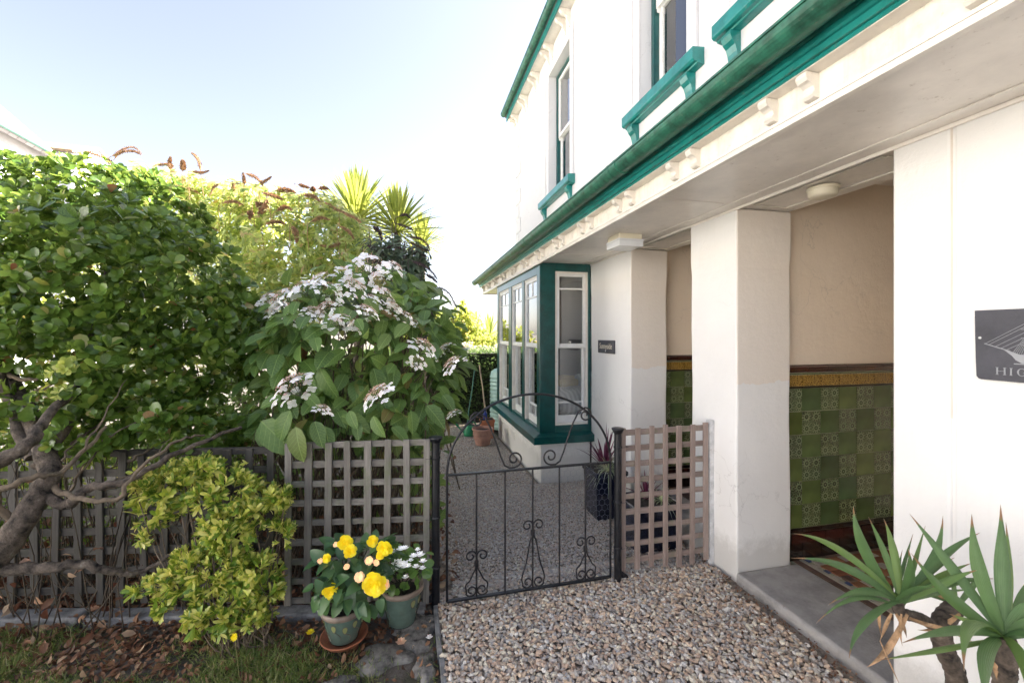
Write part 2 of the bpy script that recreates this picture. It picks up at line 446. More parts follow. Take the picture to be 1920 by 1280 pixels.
M['lamp_glass'] = paint('ribbed_lamp_diffuser', (.78, .80, .82), .25, .03)
M['white_post'] = paint('peeling_white_batten', (.66, .66, .66), .7, .15, 20, .5, 50, grime=(.3,.2,.14))
M['fence'] = wood_mat('weathered_grey_lath', (.13, .115, .10), (.30, .28, .25), moss=(.12,.15,.07))
M['fence_h'] = wood_mat('weathered_grey_rail', (.13, .115, .10), (.30, .28, .25), moss=(.12,.15,.07), axis=0)
M['fence_r'] = wood_mat('reddish_bare_lath', (.22, .155, .13), (.42, .34, .30), moss=None)
M['fence_rh'] = wood_mat('reddish_bare_rail', (.22, .155, .13), (.42, .34, .30), moss=(.17,.20,.10), axis=0)

def glass_mat(name, tint=(1, 1, 1), base=.12):
    m, nt, out = newmat(name)
    fr = nd(nt, 'ShaderNodeFresnel', IOR=1.5)
    g = nd(nt, 'ShaderNodeBsdfGlossy', Roughness=.0, Color=(1, 1, 1, 1)); t = nd(nt, 'ShaderNodeBsdfTransparent', Color=(*tint, 1))
    f = mth(nt, 'MINIMUM', mth(nt, 'MULTIPLY', fr.outputs[0], 2.6), 1.0)
    mx = nt.nodes.new('ShaderNodeMixShader'); nt.links.new(f, mx.inputs[0])
    nt.links.new(t.outputs[0], mx.inputs[1]); nt.links.new(g.outputs[0], mx.inputs[2]); nt.links.new(mx.outputs[0], out.inputs[0])
    return m
M['glass'] = glass_mat('window_glass', (.93, .95, .95))

def tile_mat(name, pattern, stops, grout=False):
    m, nt, out = newmat(name)
    oi = nt.nodes.new('ShaderNodeObjectInfo')
    base = ramp(nt, oi.outputs['Random'], stops)
    v = coords(nt)
    cloud = ramp(nt, noise(nt, v, 6, 2, .5), [(.3, (.6,)*3), (.7, (1.25,)*3)])
    c = mixc(nt, 1.0, base, cloud, 'MULTIPLY')
    h = noise(nt, v, 9, 1, .5); bs = .12
    if pattern:
        sp = nt.nodes.new('ShaderNodeSeparateXYZ'); nt.links.new(v, sp.inputs[0])
        def axis(s): return mth(nt, 'SUBTRACT', mth(nt, 'FRACT', mth(nt, 'DIVIDE', mth(nt, 'ADD', s, .0804), .0804)), .5)
        a = axis(sp.outputs[0]); b = axis(sp.outputs[2])
        rr = mth(nt, 'SQRT', mth(nt, 'ADD', mth(nt, 'MULTIPLY', a, a), mth(nt, 'MULTIPLY', b, b)))
        ring = mth(nt, 'LESS_THAN', mth(nt, 'ABSOLUTE', mth(nt, 'SUBTRACT', rr, .25)), .065)
        dot = mth(nt, 'LESS_THAN', rr, .07)
        an = mth(nt, 'ARCTAN2', b, a)
        petal = mth(nt, 'GREATER_THAN', mth(nt, 'SINE', mth(nt, 'MULTIPLY', an, 10)), .1)
        pr = mth(nt, 'MULTIPLY', petal, mth(nt, 'LESS_THAN', mth(nt, 'ABSOLUTE', mth(nt, 'SUBTRACT', rr, .38)), .06))
        vo = nd(nt, 'ShaderNodeTexVoronoi', Scale=95.0, feature='DISTANCE_TO_EDGE'); nt.links.new(v, vo.inputs['Vector'])
        leafy = mth(nt, 'MULTIPLY', mth(nt, 'LESS_THAN', vo.outputs[0], .09), mth(nt, 'GREATER_THAN', rr, .40))
        pat = mth(nt, 'MINIMUM', mth(nt, 'ADD', mth(nt, 'ADD', ring, dot), mth(nt, 'ADD', pr, leafy)), 1.0)
        c = mixc(nt, pat, mixc(nt, .55, c, (.005, .012, .003)), mixc(nt, .48, c, (.36, .40, .24)))
        h = pat; bs = .35
    p = nd(nt, 'ShaderNodeBsdfPrincipled', **{'Base Color': c, 'Roughness': .12, 'Normal': bump(nt, h, bs, .002)})
    p.inputs['Coat Weight'].default_value = .6; p.inputs['Coat Roughness'].default_value = .05
    nt.links.new(p.outputs[0], out.inputs[0]); return m
G = [(0, (.085, .115, .018)), (.3, (.06, .11, .05)), (.6, (.12, .165, .045)), (.8, (.05, .085, .03)), (1, (.10, .125, .07))]
M['tile_plain'] = tile_mat('plain_green_glazed_tile', False, G)
M['tile_pat'] = tile_mat('moulded_green_glazed_tile', True, G)
def gold_tile():
    m, nt, out = newmat('gold_relief_tile')
    v = coords(nt); vo = nd(nt, 'ShaderNodeTexVoronoi', Scale=80.0, feature='DISTANCE_TO_EDGE'); nt.links.new(v, vo.inputs['Vector'])
    f = ramp(nt, vo.outputs[0], [(.05, (1,1,1)), (.14, (0,0,0))])
    wv = nd(nt, 'ShaderNodeTexWave', Scale=12.0, Distortion=6.0); nt.links.new(v, wv.inputs['Vector'])
    c = mixc(nt, f, mixc(nt, wv.outputs['Fac'], (.10, .05, .008), (.24, .13, .02)), (.50, .31, .06))
    p = nd(nt, 'ShaderNodeBsdfPrincipled', **{'Base Color': c, 'Roughness': .2, 'Normal': bump(nt, f, .5, .003)})
    p.inputs['Coat Weight'].default_value = .4
    nt.links.new(p.outputs[0], out.inputs[0]); return m
M['tile_gold'] = gold_tile()
M['tile_red'] = tile_mat('oxblood_glazed_tile', False, [(0, (.035, .006, .005)), (.5, (.06, .010, .008)), (1, (.02, .004, .004))])
M['tile_black'] = tile_mat('black_glazed_tile', False, [(0, (.008, .006, .006)), (1, (.018, .010, .008))])
M['grout'] = paint('pale_grout', (.42, .42, .30), .9, .2)
M['floor_red'] = tile_mat('red_floor_tile', False, [(0, (.28, .12, .07)), (1, (.38, .18, .10))])
M['floor_brown'] = paint('brown_floor_tile', (.14, .085, .065), .5, .2)
M['floor_buff'] = paint('buff_floor_tile', (.40, .36, .30), .5, .1)
M['floor_blue'] = paint('blue_floor_tile', (.03, .06, .16), .4, .1)

def fabric(name, a, b, scale=40, stripes=True):
    m, nt, out = newmat(name)
    v = coords(nt)
    wv = nd(nt, 'ShaderNodeTexWave', Scale=scale/6, Distortion=.3, bands_direction='X'); nt.links.new(v, wv.inputs['Vector'])
    c = mixc(nt, wv.outputs['Fac'] if stripes else .5, a, b)
    p = nd(nt, 'ShaderNodeBsdfPrincipled', **{'Base Color': c, 'Roughness': .9, 'Normal': bump(nt, noise(nt, v, 9, 4, .6), .8, .03)})
    nt.links.new(p.outputs[0], out.inputs[0]); return m
M['duvet'] = fabric('striped_pale_bedcover', (.72,.72,.75), (.5,.5,.54))
M['throw'] = fabric('mustard_throw', (.55,.36,.12), (.62,.46,.2))
M['curtain'] = fabric('pale_curtain', (.62,.60,.62), (.5,.48,.5), 60)

def gravel_mat(name, grey):
    m, nt, out = newmat(name)
    r = island_rand(nt)
    c = ramp(nt, r, [(0, (0.28,0.22,0.18)), (.10, (0.50,0.34,0.25)), (.22, (0.68,0.52,0.37)), (.36, (0.53,0.45,0.39)), (.48, (0.39,0.38,0.37)), (.58, (0.76,0.71,0.59)), (.70, (0.50,0.48,0.48)), (.80, (0.61,0.45,0.33)), (.90, (0.76,0.75,0.74)), (1, (0.72,0.62,0.51))], 'CONSTANT')
    v = coords(nt)
    c = mixc(nt, ramp(nt, noise(nt, v, 90, 4, .7), [(.4, (0,0,0)), (.7, (.35,)*3)]), c, (.24,.17,.12)); c = mixc(nt, .14, mixc(nt, 1.0, c, (1.0, .97, .91), 'MULTIPLY'), (.72, .69, .64)); c = mixc(nt, grey, c, (.38, .38, .38))
    # fallen leaf bits stain the stones along the house
    p = nd(nt, 'ShaderNodeBsdfPrincipled', **{'Base Color': c, 'Roughness': .6, 'Normal': bump(nt, noise(nt, v, 160, 3, .6), .3, .002)})
    nt.links.new(p.outputs[0], out.inputs[0]); return m
M['gravel'] = gravel_mat('flint_pebbles', .0); M['gravel_path'] = gravel_mat('grey_path_pebbles', .42)
def ground_mat():
    m, nt, out = newmat('garden_soil')
    v = coords(nt)
    c = ramp(nt, noise(nt, v, 7, 8, .75), [(.3, (.06,.048,.04)), (.5, (.13,.11,.095)), (.68, (.22,.20,.18))])
    f = ramp(nt, noise(nt, v, 2.3, 5, .7), [(.48, (0,0,0)), (.62, (.7,)*3)])
    c = mixc(nt, f, c, (.065,.075,.030))
    p = nd(nt, 'ShaderNodeBsdfPrincipled', **{'Base Color': c, 'Roughness': .95, 'Normal': bump(nt, noise(nt, v, 40, 8, .8), 1.0, .02)})
    nt.links.new(p.outputs[0], out.inputs[0]); return m
M['ground'] = ground_mat()
M['gbase'] = paint('gravel_dust', (.30,.25,.20), .95, .3, 30, 1, 90)
M['grass'] = leaf_mat('grass_blade', [(0, (.05,.11,.02)), (.45, (.09,.16,.035)), (.75, (.16,.19,.06)), (1, (.34,.30,.16))], .6, .3)
M['litter'] = leaf_mat('dry_leaf', [(0, (.05,.025,.014)), (.3, (.12,.055,.028)), (.6, (.20,.10,.05)), (.85, (.30,.17,.09)), (1, (.36,.28,.18))], .7, .1)

# ================================================================== GROUND
def ground():
    xs = sorted(set(np.round(np.concatenate([np.linspace(-400, -12, 12), np.linspace(-12, 12, 97), np.linspace(12, 400, 12)]), 3)))
    ys = sorted(set(np.round(np.concatenate([np.linspace(-300, -4, 10), np.linspace(-4, 16, 81), np.linspace(16, 1200, 14)]), 3)))
    V = [(x, y, float(gz(x, y)) - .035 + (.012*math.sin(3.1*x+1.7*y)*math.sin(2.3*y-x) if x < .1 else -.01)) for y in ys for x in xs]
    n = len(xs); Fc = [(j*n+i, j*n+i+1, (j+1)*n+i+1, (j+1)*n+i) for j in range(len(ys)-1) for i in range(n-1)]
    me = bpy.data.meshes.new('ground'); me.from_pydata(V, [], Fc); me.polygons.foreach_set('use_smooth', [True]*len(Fc))
    tag(link('ground', me, None, M['ground']), kind='structure')
ground()
def strip_sheet(name, x0, x1, y0, y1, dz, mat, n=30):
    V = []; Fc = []
    for j in range(n+1):
        y = y0 + (y1-y0)*j/n; z = float(gz(0, y)) + dz
        V += [(x0, y, z), (x1, y, z)]
        if j: k = 2*j; Fc.append((k-2, k-1, k+1, k))
    me = bpy.data.meshes.new(name); me.from_pydata(V, [], Fc)
    return tag(link(name, me, None, mat), kind='structure')
strip_sheet('gravel_bed', .16, 2.075, -1.5, 4.6, -.022, M['gbase'])
strip_sheet('gravel_path', .16, 1.44, 4.6, 8.3, -.022, M['gbase'])

# pebbles
def pebbles():
    phi = (1+5**.5)/2
    iv = np.array([(-1,phi,0),(1,phi,0),(-1,-phi,0),(1,-phi,0),(0,-1,phi),(0,1,phi),(0,-1,-phi),(0,1,-phi),(phi,0,-1),(phi,0,1),(-phi,0,-1),(-phi,0,1)], float)
    iv /= np.linalg.norm(iv[0])
    it = np.array([(0,11,5),(0,5,1),(0,1,7),(0,7,10),(0,10,11),(1,5,9),(5,11,4),(11,10,2),(10,7,6),(7,1,8),(3,9,4),(3,4,2),(3,2,6),(3,6,8),(3,8,9),(4,9,5),(2,4,11),(6,2,10),(8,6,7),(9,8,1)])
    P = []
    def area(x0, x1, y0, y1, sp):
        gx, gy = np.meshgrid(np.arange(x0, x1, sp), np.arange(y0, y1, sp)); p = np.stack([gx.ravel(), gy.ravel()], 1)
        return p + rng.uniform(-sp*.6, sp*.6, p.shape)
    a = np.concatenate([area(.175, 2.06, .35, 2.8, .0195), area(.175, 2.06, .35, 2.8, .025),
                        area(.17, 2.06, 2.75, 4.66, .0155), area(.17, 1.44, 4.66, 7.9, .018)])
    # ragged left edge of the path beyond the gate
    a = a[~((a[:, 1] > 2.7) & (a[:, 0] < .22 + .05*np.sin(a[:, 1]*5)))]
    a = a[~((a[:, 0] > 1.995) & (a[:, 1] < 2.4))]; a = a[~((a[:,0] > 1.40) & (a[:,1] > 4.68))]
    N = len(a); s = rng.uniform(.0085, .0155, N) * np.where(rng.random(N) < .07, 1.35, 1) * np.where(a[:, 1] > 2.8, .74, 1)
    z = gz(a[:, 0], a[:, 1]) - .012 + rng.uniform(-.006, .010, N)
    z += .006*np.sin(a[:,0]*9+1)*np.sin(a[:,1]*7)
    q = rng.normal(size=(N, 3, 3)); Q = np.linalg.qr(q)[0]
    tilt = unit(np.stack([rng.normal(0, .35, N), rng.normal(0, .35, N), np.ones(N)], 1))
    d = unit(np.cross(tilt, rng.normal(size=(N, 3)))); x = np.cross(d, tilt)
    Mx = np.zeros((N, 4, 4)); Mx[:, :3, 0] = x*(s*rng.uniform(.7, 1.0, N))[:, None]; Mx[:, :3, 1] = d*(s*rng.uniform(1.0, 1.5, N))[:, None]
    Mx[:, :3, 2] = tilt*(s*rng.uniform(.45, .8, N))[:, None]; Mx[:, 0, 3] = a[:, 0]; Mx[:, 1, 3] = a[:, 1]; Mx[:, 2, 3] = z; Mx[:, 3, 3] = 1
    k = rng.integers(0, 6, N); V6 = [iv * rng.uniform(.72, 1.15, (12, 1)) for i in range(6)]; far = a[:, 1] + rng.normal(0, .03, N) > 2.60
    for nm, mask, mt in (('gravel', ~far, 'gravel'), ('path_gravel', far, 'gravel_path')):
        me = join_meshes_np(nm, [(V6[i], it, Mx[(k == i) & mask]) for i in range(6)], smooth=False)
        tag(link(nm, me, None, M[mt]), kind='stuff')
pebbles()
# old concrete edging between the soil and the gravel, broken slab, base strip of the fence
m = MB()
for i in range(9):
    y0 = -1.2 + i*.42
    m.obox((.15+.004*math.sin(i*3), y0+.2, -.018+.003*math.cos(i*5)), (.013, .001*math.sin(i), 0), (0, .205, 0), (0, 0, .02))
m.build('path_edging', M['edging'], bevel=.004, kind='structure')
for (cx_, cy_, rx_, ry_, ph) in ((.03, 2.40, .11, .15, 0), (-.13, 2.24, .13, .09, 2), (-.34, 2.08, .14, .07, 4), (.07, 2.12, .05, .09, 5)):
    V = [(cx_, cy_, -.004)]; n = 40
    for ring, (f_, z_) in enumerate(((.8, -.006), (1.0, -.020), (1.12, -.045))):
        for k in range(n):
            a = 2*math.pi*k/n; w_ = f_*(1+.16*math.sin(3*a+ph)+.10*math.sin(5*a+ph*2)+.06*math.sin(11*a+ph)); V.append((cx_+rx_*w_*math.cos(a), cy_+ry_*w_*math.sin(a), z_))
    Fc = [(0, 1+k, 1+(k+1) % n) for k in range(n)] + [(1+r*n+k, 1+(r+1)*n+k, 1+(r+1)*n+(k+1) % n, 1+r*n+(k+1) % n) for r in range(2) for k in range(n)]
    m = MB(); m.add(V, Fc, True); m.build('paving_slab', M['slab'], kind='structure')
FO = Vector((.098, 2.612, 0)); FD = Vector((-1, .195, 0)).normalized(); FN = Vector((FD.y, -FD.x, 0))   # line of the left fence; FN points away from the camera
if FN.y < 0: FN = -FN
for (a, b, top) in ((0, 1.0, .004), (1.02, 1.9, .012), (1.93, 2.9, .02), (2.92, 3.6, .016)):
    m = MB(); c = FO + FD*(a+b)/2 - FN*.05; m.obox((c.x, c.y, top/2-.03), FD*(b-a)/2, FN*.05, (0, 0, .03+top/2)); m.build('fence_footing', M['edging'], bevel=.012, seg=3, kind='structure')

# ================================================================== HOUSE
XF, XI, XB, XC = 2.08, 2.51, 1.447, 1.432       # facade, inside of the pillars, bay face, canopy fascia
ZC, ZI = 2.43, 2.70
YE = 8.38
house = empty('house', (3.5, 2.5, 0))
tag(house, 'white rendered house with deep green trim, tiled open porch and bay window', 'house')
def hp(mb, name, mat, bevel=0, parent=None, **kw): return mb.build(name, mat, parent or house, bevel=bevel, **kw)

# pillars
def rough_box(x0, x1, y0, y1, z0, z1, sh=.005, seed=0):
    q = random.Random(seed); m = MB(); V = []; n = 26; wv = [q.uniform(0, 6) for _ in range(8)]
    for i in range(n+1):
        z = z0 + (z1-z0)*i/n; e = sh*(1 if z > 2.07 else (.15*math.sin(z*3+seed)))
        for k, (x, y, a, b) in enumerate(((x0, y0, -1, -1), (x1, y0, 1, -1), (x1, y1, 1, 1), (x0, y1, -1, 1))):
            V.append((x + a*e + .0022*math.sin(z*6+wv[k]) + q.uniform(-.0008, .0008), y + b*e + .0022*math.sin(z*5+wv[k+4]) + q.uniform(-.0008, .0008), z))
    Fc = [(4*i+k, 4*i+(k+1) % 4, 4*i+4+(k+1) % 4, 4*i+4+k) for i in range(n) for k in range(4)] + [(3, 2, 1, 0), tuple(4*n+k for k in range(4))]
    m.add(V, Fc, False); return m
hp(rough_box(XF, XI, 2.376, 2.84, -.08, ZC-.001, .006, 1), 'pillar', M['render'], .012, label='free-standing square porch pillar behind the lattice panel')
hp(rough_box(XF, XI-.04, 3.75, 4.688, -.15, ZC-.001, .005, 2), 'pillar', M['render'], .012, label='wide pillar carrying the small black name plate')
hp(MB().box(XF, XI, 1.238, 1.449, -.08, ZC), 'pillar', M['render'], .012, label='nearest pilaster at the right of the doorway')
m = MB(); m.box(XF+.001, XI, -3.0, 1.226, -.08, ZC); hp(m, 'front_wall', M['render'], .006)
hp(MB().box(XF+.012, XI-.01, 1.226, 1.238, -.08, ZC), 'wall_joint', M['render'])
m = MB(); m.box(XF, XI, 7.10, YE, -.2, ZC); hp(m, 'front_wall', M['render'], .006)
# lintel and inner porch
hp(MB().box(XF+.002, XI, -3.0, 4.69, ZC+.003, ZI-.002), 'lintel', M['soffit'])
hp(MB().box(XI+.001, 4.3, .2, 4.69, ZI, ZI+.04), 'porch_ceiling', M['soffit'])
hp(MB().box(4.2, 4.35, .2, 4.0, -.1, ZI), 'porch_back_wall', M['porch'])
# dividing walls with tiled dados
def dado_wall(y, x0, ncol, first):
    m = MB(); m.box(x0, 4.2, y, y+.12 if y > 3 else 2.84, .0, ZI)
    hp(m, 'porch_wall', M['porch'])
    d = hp(MB().box(x0, x0 + ncol*.1612 + first, y-.006, y-.001, .05, 1.39), 'tiled_dado', M['grout'])
    s = .161; off = offset(d)
    def tile(name, mat, x, w, z, h, dep, cache={}):
        key = (name, mat.name, round(w, 4), round(h, 4))
        if key not in cache:
            b = MB(); b.box(-w/2+.0016, w/2-.0016, -dep, 0, -h/2+.0016, h/2-.0016)
            me = b.mesh(name); me.materials.append(mat); cache[key] = me
        o = bpy.data.objects.new(name, cache[key]); COL.objects.link(o); o.parent = d
        o.matrix_basis = Matrix.Translation(Vector((x, y-.006, z)) - off) @ Matrix.Rotation(random.uniform(-.006, .006), 4, 'X') @ Matrix.Rotation(random.uniform(-.008, .008), 4, 'Z')
        return o
    z0 = .262
    edges = [x0, x0+first] + [x0+first+s*(i+1) for i in range(ncol)]
    for c in range(len(edges)-1):
        xa, xb = edges[c], edges[c+1]; w = xb-xa; xc = (xa+xb)/2
        for r in range(6):
            pat = (c + r) % 2 == 1
            o = tile('tile', M['tile_pat'] if pat else M['tile_plain'], xc, w, z0+s*(r+.5), s, .007)
        tile('border_tile', M['tile_gold'], xc, w, 1.281, .080, .009)
        tile('band_tile', M['tile_black'], xc, w, 1.2345, .012+.004, .010)
        tile('band_tile', M['tile_pat'], xc, w, 1.3275, .012, .008)
        tile('skirting_tile', M['tile_black'], xc, w, .1, .12, .012)
        tile('skirting_tile', M['tile_red'], xc+.03, w, .195, .068, .018)
        tile('skirting_tile', M['tile_black'], xc, w, .246, .030, .010)
    # moulded capping, laid to its own joints
    n = int((edges[-1]-x0)/.165)
    prof = [(0, -.026), (-.012, -.026), (-.014, -.014), (-.026, -.004), (-.028, .012), (-.016, .020), (-.012, .026), (0, .026)]
    me = None
    for i in range(n):
        if me is None:
            b = MB(); b.prism_x(prof, -.0815, .0815); me = b.mesh('capping_tile'); me.materials.append(M['tile_red'])
        o = bpy.data.objects.new('capping_tile', me); COL.objects.link(o); o.parent = d
        o.matrix_basis = Matrix.Translation(Vector((x0+.09+i*.165, y-.006, 1.364)) - off) @ Matrix.Rotation(random.uniform(-.008, .008), 4, 'Y')
dado_wall(2.425, 2.515, 8, .13)
dado_wall(3.86, 2.475, 5, .10)
hp(MB().box(XI, 4.2, 1.20, 1.30, 0, ZI), 'porch_wall', M['porch'])
# doorstep, porch floor
def step(y0, y1):
    m = MB(); m.box(XF-.012, 2.56, y0, y1, -.06, .048); return hp(m, 'doorstep', M['concrete'], .018, seg=3)
step(1.10, 2.374); step(2.842, 3.748)
hp(MB().box(2.0, 2.1, -.5, 1.10, -.06, .048), 'doorstep_kerb', M['concrete'], .018)
fl = hp(MB().box(2.561, 4.2, 1.30, 2.42, -.05, .040), 'porch_floor', M['grout'])
hp(MB().box(2.561, 4.2, 2.84, 3.85, -.05, .046), 'porch_floor', M['floor_brown'])
offf = offset(fl); fcache = {}
def ftile(x, y, sx, sy, mat, rot=0):
    k = (round(sx, 3), round(sy, 3), mat.name)
    if k not in fcache:
        b = MB(); b.box(-sx/2+.001, sx/2-.001, -sy/2+.001, sy/2-.001, -.004, .004); me = b.mesh('floor_tile'); me.materials.append(mat); fcache[k] = me
    o = bpy.data.objects.new('floor_tile', fcache[k]); COL.objects.link(o); o.parent = fl
    o.matrix_basis = Matrix.Translation(Vector((x, y, .043)) - offf) @ Matrix.Rotation(rot, 4, 'Z')
for i in range(8):
    ftile(2.585, 1.37+i*.14, .045, .138, M['floor_brown']); ftile(2.63, 1.37+i*.14, .03, .138, M['floor_buff'])
for i in range(16):
    ftile(2.665, 1.335+i*.07, .03, .034, M['floor_blue'] if i % 2 else M['floor_buff'])
for i in range(16):
    for j in range(14):
        x, y = 2.72+j*.075, 1.335+i*.0675
        if y < 2.36: ftile(x, y, .073, .066, M['floor_red'] if (i+j) % 3 else (M['floor_buff'] if i % 2 else M['floor_brown']))
for j in range(10): ftile(2.76+j*.14, 2.395, .138, .03, M['floor_brown']); 

# canopy soffit, mouldings
hp(MB().box(XC+.004, XF, -3.0, 8.55, ZC, ZC+.03), 'soffit', M['soffit'])
m = MB()
for x, w in ((1.975, .012), (1.99, .006)): m.box(x-w, x+w, -3, 4.68, ZC-.008, ZC-.0005)
m.box(2.068, 2.0795, -3, 8.3, ZC-.018, ZC-.0005)
hp(m, 'soffit_moulding', M['soffit'], .003)
def panel_mould(y0, y1):
    m = MB()
    for x in (2.15, 2.40): m.box(x-.011, x+.011, y0, y1, ZC-.006, ZC+.002)
    for y in (y0, y1): m.box(2.161, 2.389, y-.011, y+.011, ZC-.006, ZC+.002)
    hp(m, 'lintel_moulding', M['trim'], .003)
panel_mould(1.53, 2.30); panel_mould(2.92, 3.68)
m = MB()
for y in (2.36, 4.2, 0.4): m.box(1.46, 1.96, y-.05, y-.045, ZC-.004, ZC-.0005)
hp(m, 'soffit_seam', M['soffit'])
# fascia with its mouldings
YG = 8.56
hp(MB().prism_y([(XC, 2.415), (XC+.03, 2.415), (XC+.03, 2.575), (XC, 2.575)], -3, YG), 'fascia', M['fascia'])
m = MB(); m.prism_y([(XC-.012, 2.405), (XC+.014, 2.405), (XC+.014, 2.4145), (XC-.001, 2.4145), (XC-.001, 2.43), (XC-.008, 2.43)], -3, YG)
m.prism_y([(XC-.006, 2.434), (XC-.001, 2.434), (XC-.001, 2.446), (XC-.006, 2.446)], -3, YG)
hp(m, 'fascia_moulding', M['trim'])
m = MB(); m.prism_y([(XC+.018, 2.5415), (XC-.062, 2.5415), (XC-.062, 2.548), (XC+.018, 2.548)], -3, YG); hp(m, 'cornice_soffit', M['trim'])
m = MB(); m.prism_y([(XC-.001, 2.549), (XC-.064, 2.544), (XC-.068, 2.551), (XC-.066, 2.558), (XC-.078, 2.560), (XC-.078, 2.584), (XC-.086, 2.586), (XC-.092, 2.594), (XC-.092, 2.612), (XC-.001, 2.612)], -3, YG)
hp(m, 'cornice', M['teal'])
m = MB(); m.box(XC-.001, XF, YG-.01, YG+.004, ZC-.02, 2.61); hp(m, 'canopy_end_board', M['trim'])
hp(MB().prism_y([(XC-.02, 2.613), (XF+.05, 2.93), (XF+.05, 2.96), (XC-.03, 2.64)], -3, YG), 'canopy_roof', M['lead'])
# dentil brackets in pairs
bm_ = MB()
bprof = [(0, .090), (-.058, .090), (-.060, .074), (-.052, .060), (-.038, .054), (-.026, .044), (-.022, .028), (-.030, .014), (-.022, .004), (0, 0)]
bm_.prism_y(bprof, -.021, .021); bme = bm_.mesh('bracket'); bme.materials.append(M['trim'])
off = offset(house)
for k in range(-3, 12):
    for s_ in (-1, 1):
        y = 1.345 + .645*k + .088*s_
        if y > 8.5: continue
        o = bpy.data.objects.new('bracket', bme); COL.objects.link(o); o.parent = house; o.location = Vector((XC-.0005, y, 2.449)) - off
# gutter of the canopy
def gutter(x, z, r, y0, y1, mat, joints, name='gutter', cup=.35):
    pr = []
    n = 14
    for i in range(n+1):
        a = math.pi*(-cup*.2) - math.pi*(1-.0)*i/n + (cup*.2)*math.pi
        pr.append((x + r*math.cos(math.pi - math.pi*i/n + math.pi), z + r*math.sin(math.pi + math.pi*i/n)*1.0 if False else z - r*math.sin(math.pi*i/n)))
    outer = [(x - r*math.cos(math.pi*i/n), z - r*math.sin(math.pi*i/n)) for i in range(n+1)]
    inner = [(x - (r-.006)*math.cos(math.pi*i/n), z - (r-.006)*math.sin(math.pi*i/n)) for i in range(n, -1, -1)]
    lip = [(x-r-.006, z), (x-r-.006, z+.010), (x-r+.006, z+.010)]
    m = MB(); m.prism_y([lip[2], lip[1], lip[0]] + outer + [(x+r, z+.006)] + inner, y0, y1, smooth=False)
    # closed end
    m.add([(x, y1, z)] + [(a, y1, b) for a, b in outer], [(0, i, i+1) for i in range(1, n+1)])
    g = hp(m, name, mat)
    for yj in joints:
        j = MB()
        for (dy, rr) in ((-.05, r+.004), (.038, r+.004)):
            o2 = [(x - rr*math.cos(math.pi*i/n), z - rr*math.sin(math.pi*i/n)) for i in range(n+1)]
            j.prism_y([(x-rr-.004, z+.012)] + o2 + [(x+rr, z+.008)], yj+dy, yj+dy+.014)
        o2 = [(x - (r+.002)*math.cos(math.pi*i/n), z - (r+.002)*math.sin(math.pi*i/n)) for i in range(n+1)]
        j.prism_y(o2, yj-.036, yj+.038)
        j.build('gutter_joint', mat, g)
    return g
hp(MB().prism_y([(XC-.001, 2.613), (XC-.094, 2.613), (XC-.100, 2.622), (XC-.100, 2.655), (XC-.001, 2.655)], -3, YG-.002), 'cornice_cap', M['teal'])
gutter(1.273, 2.652, .058, -3, 8.60, M['gutter'], [2.44, 4.6, 6.45, 8.3, .8], )
# upper wall
wins = [(5.35, 6.24, 3.70, 5.55), (2.88, 3.574, 3.70, 5.55), (1.35, 2.30, 3.70, 5.55), (-.4, .5, 3.70, 5.55)]
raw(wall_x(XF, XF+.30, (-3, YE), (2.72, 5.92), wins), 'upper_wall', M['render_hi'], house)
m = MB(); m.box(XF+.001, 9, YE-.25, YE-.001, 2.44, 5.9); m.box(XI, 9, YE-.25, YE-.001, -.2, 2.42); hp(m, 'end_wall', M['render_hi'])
m = MB(); m.box(8.9, 9.1, -3, YE, -.2, 5.9); m.box(XF+.3, 9, -3.2, -3, -.2, 5.9); hp(m, 'rear_wall', M['render_hi'])
hp(MB().box(XF+.3, 8.9, -3, YE-.25, 2.75, 2.9), 'upper_floor', M['grey_in'])
# raised window surrounds, quoins
for (y0, y1, z0, z1) in wins:
    m = MB(); x0 = XF-.016
    m.box(x0, XF-.0005, y1+.001, y1+.13, z0-.02, z1+.14); m.box(x0, XF-.0005, y0-.13, y0-.001, z0-.02, z1+.14); m.box(x0, XF-.0005, y0-.001, y1+.001, z1+.001, z1+.14)
    m.box(x0-.01, x0-.0005, y1+.115, y1+.13, z0-.02, z1+.14); m.box(x0-.01, x0-.0005, y0-.13, y0-.115, z0-.02, z1+.14)
    hp(m, 'window_surround', M['render_hi'], .004)
qme = {}
for i in range(11):
    L = .40 if i % 2 else .27; z = 2.75 + i*.282
    if z > 5.7: break
    m = MB(); m.box(XF-.016, XF+.10, YE-L, YE+.014, z+.008, z+.274); hp(m, 'quoin', M['render_hi'], .012)
m = MB(); m.box(XF-.008, XF-.0005, -3, YE, 5.62, 5.90); hp(m, 'frieze', M['render_hi'], .004)
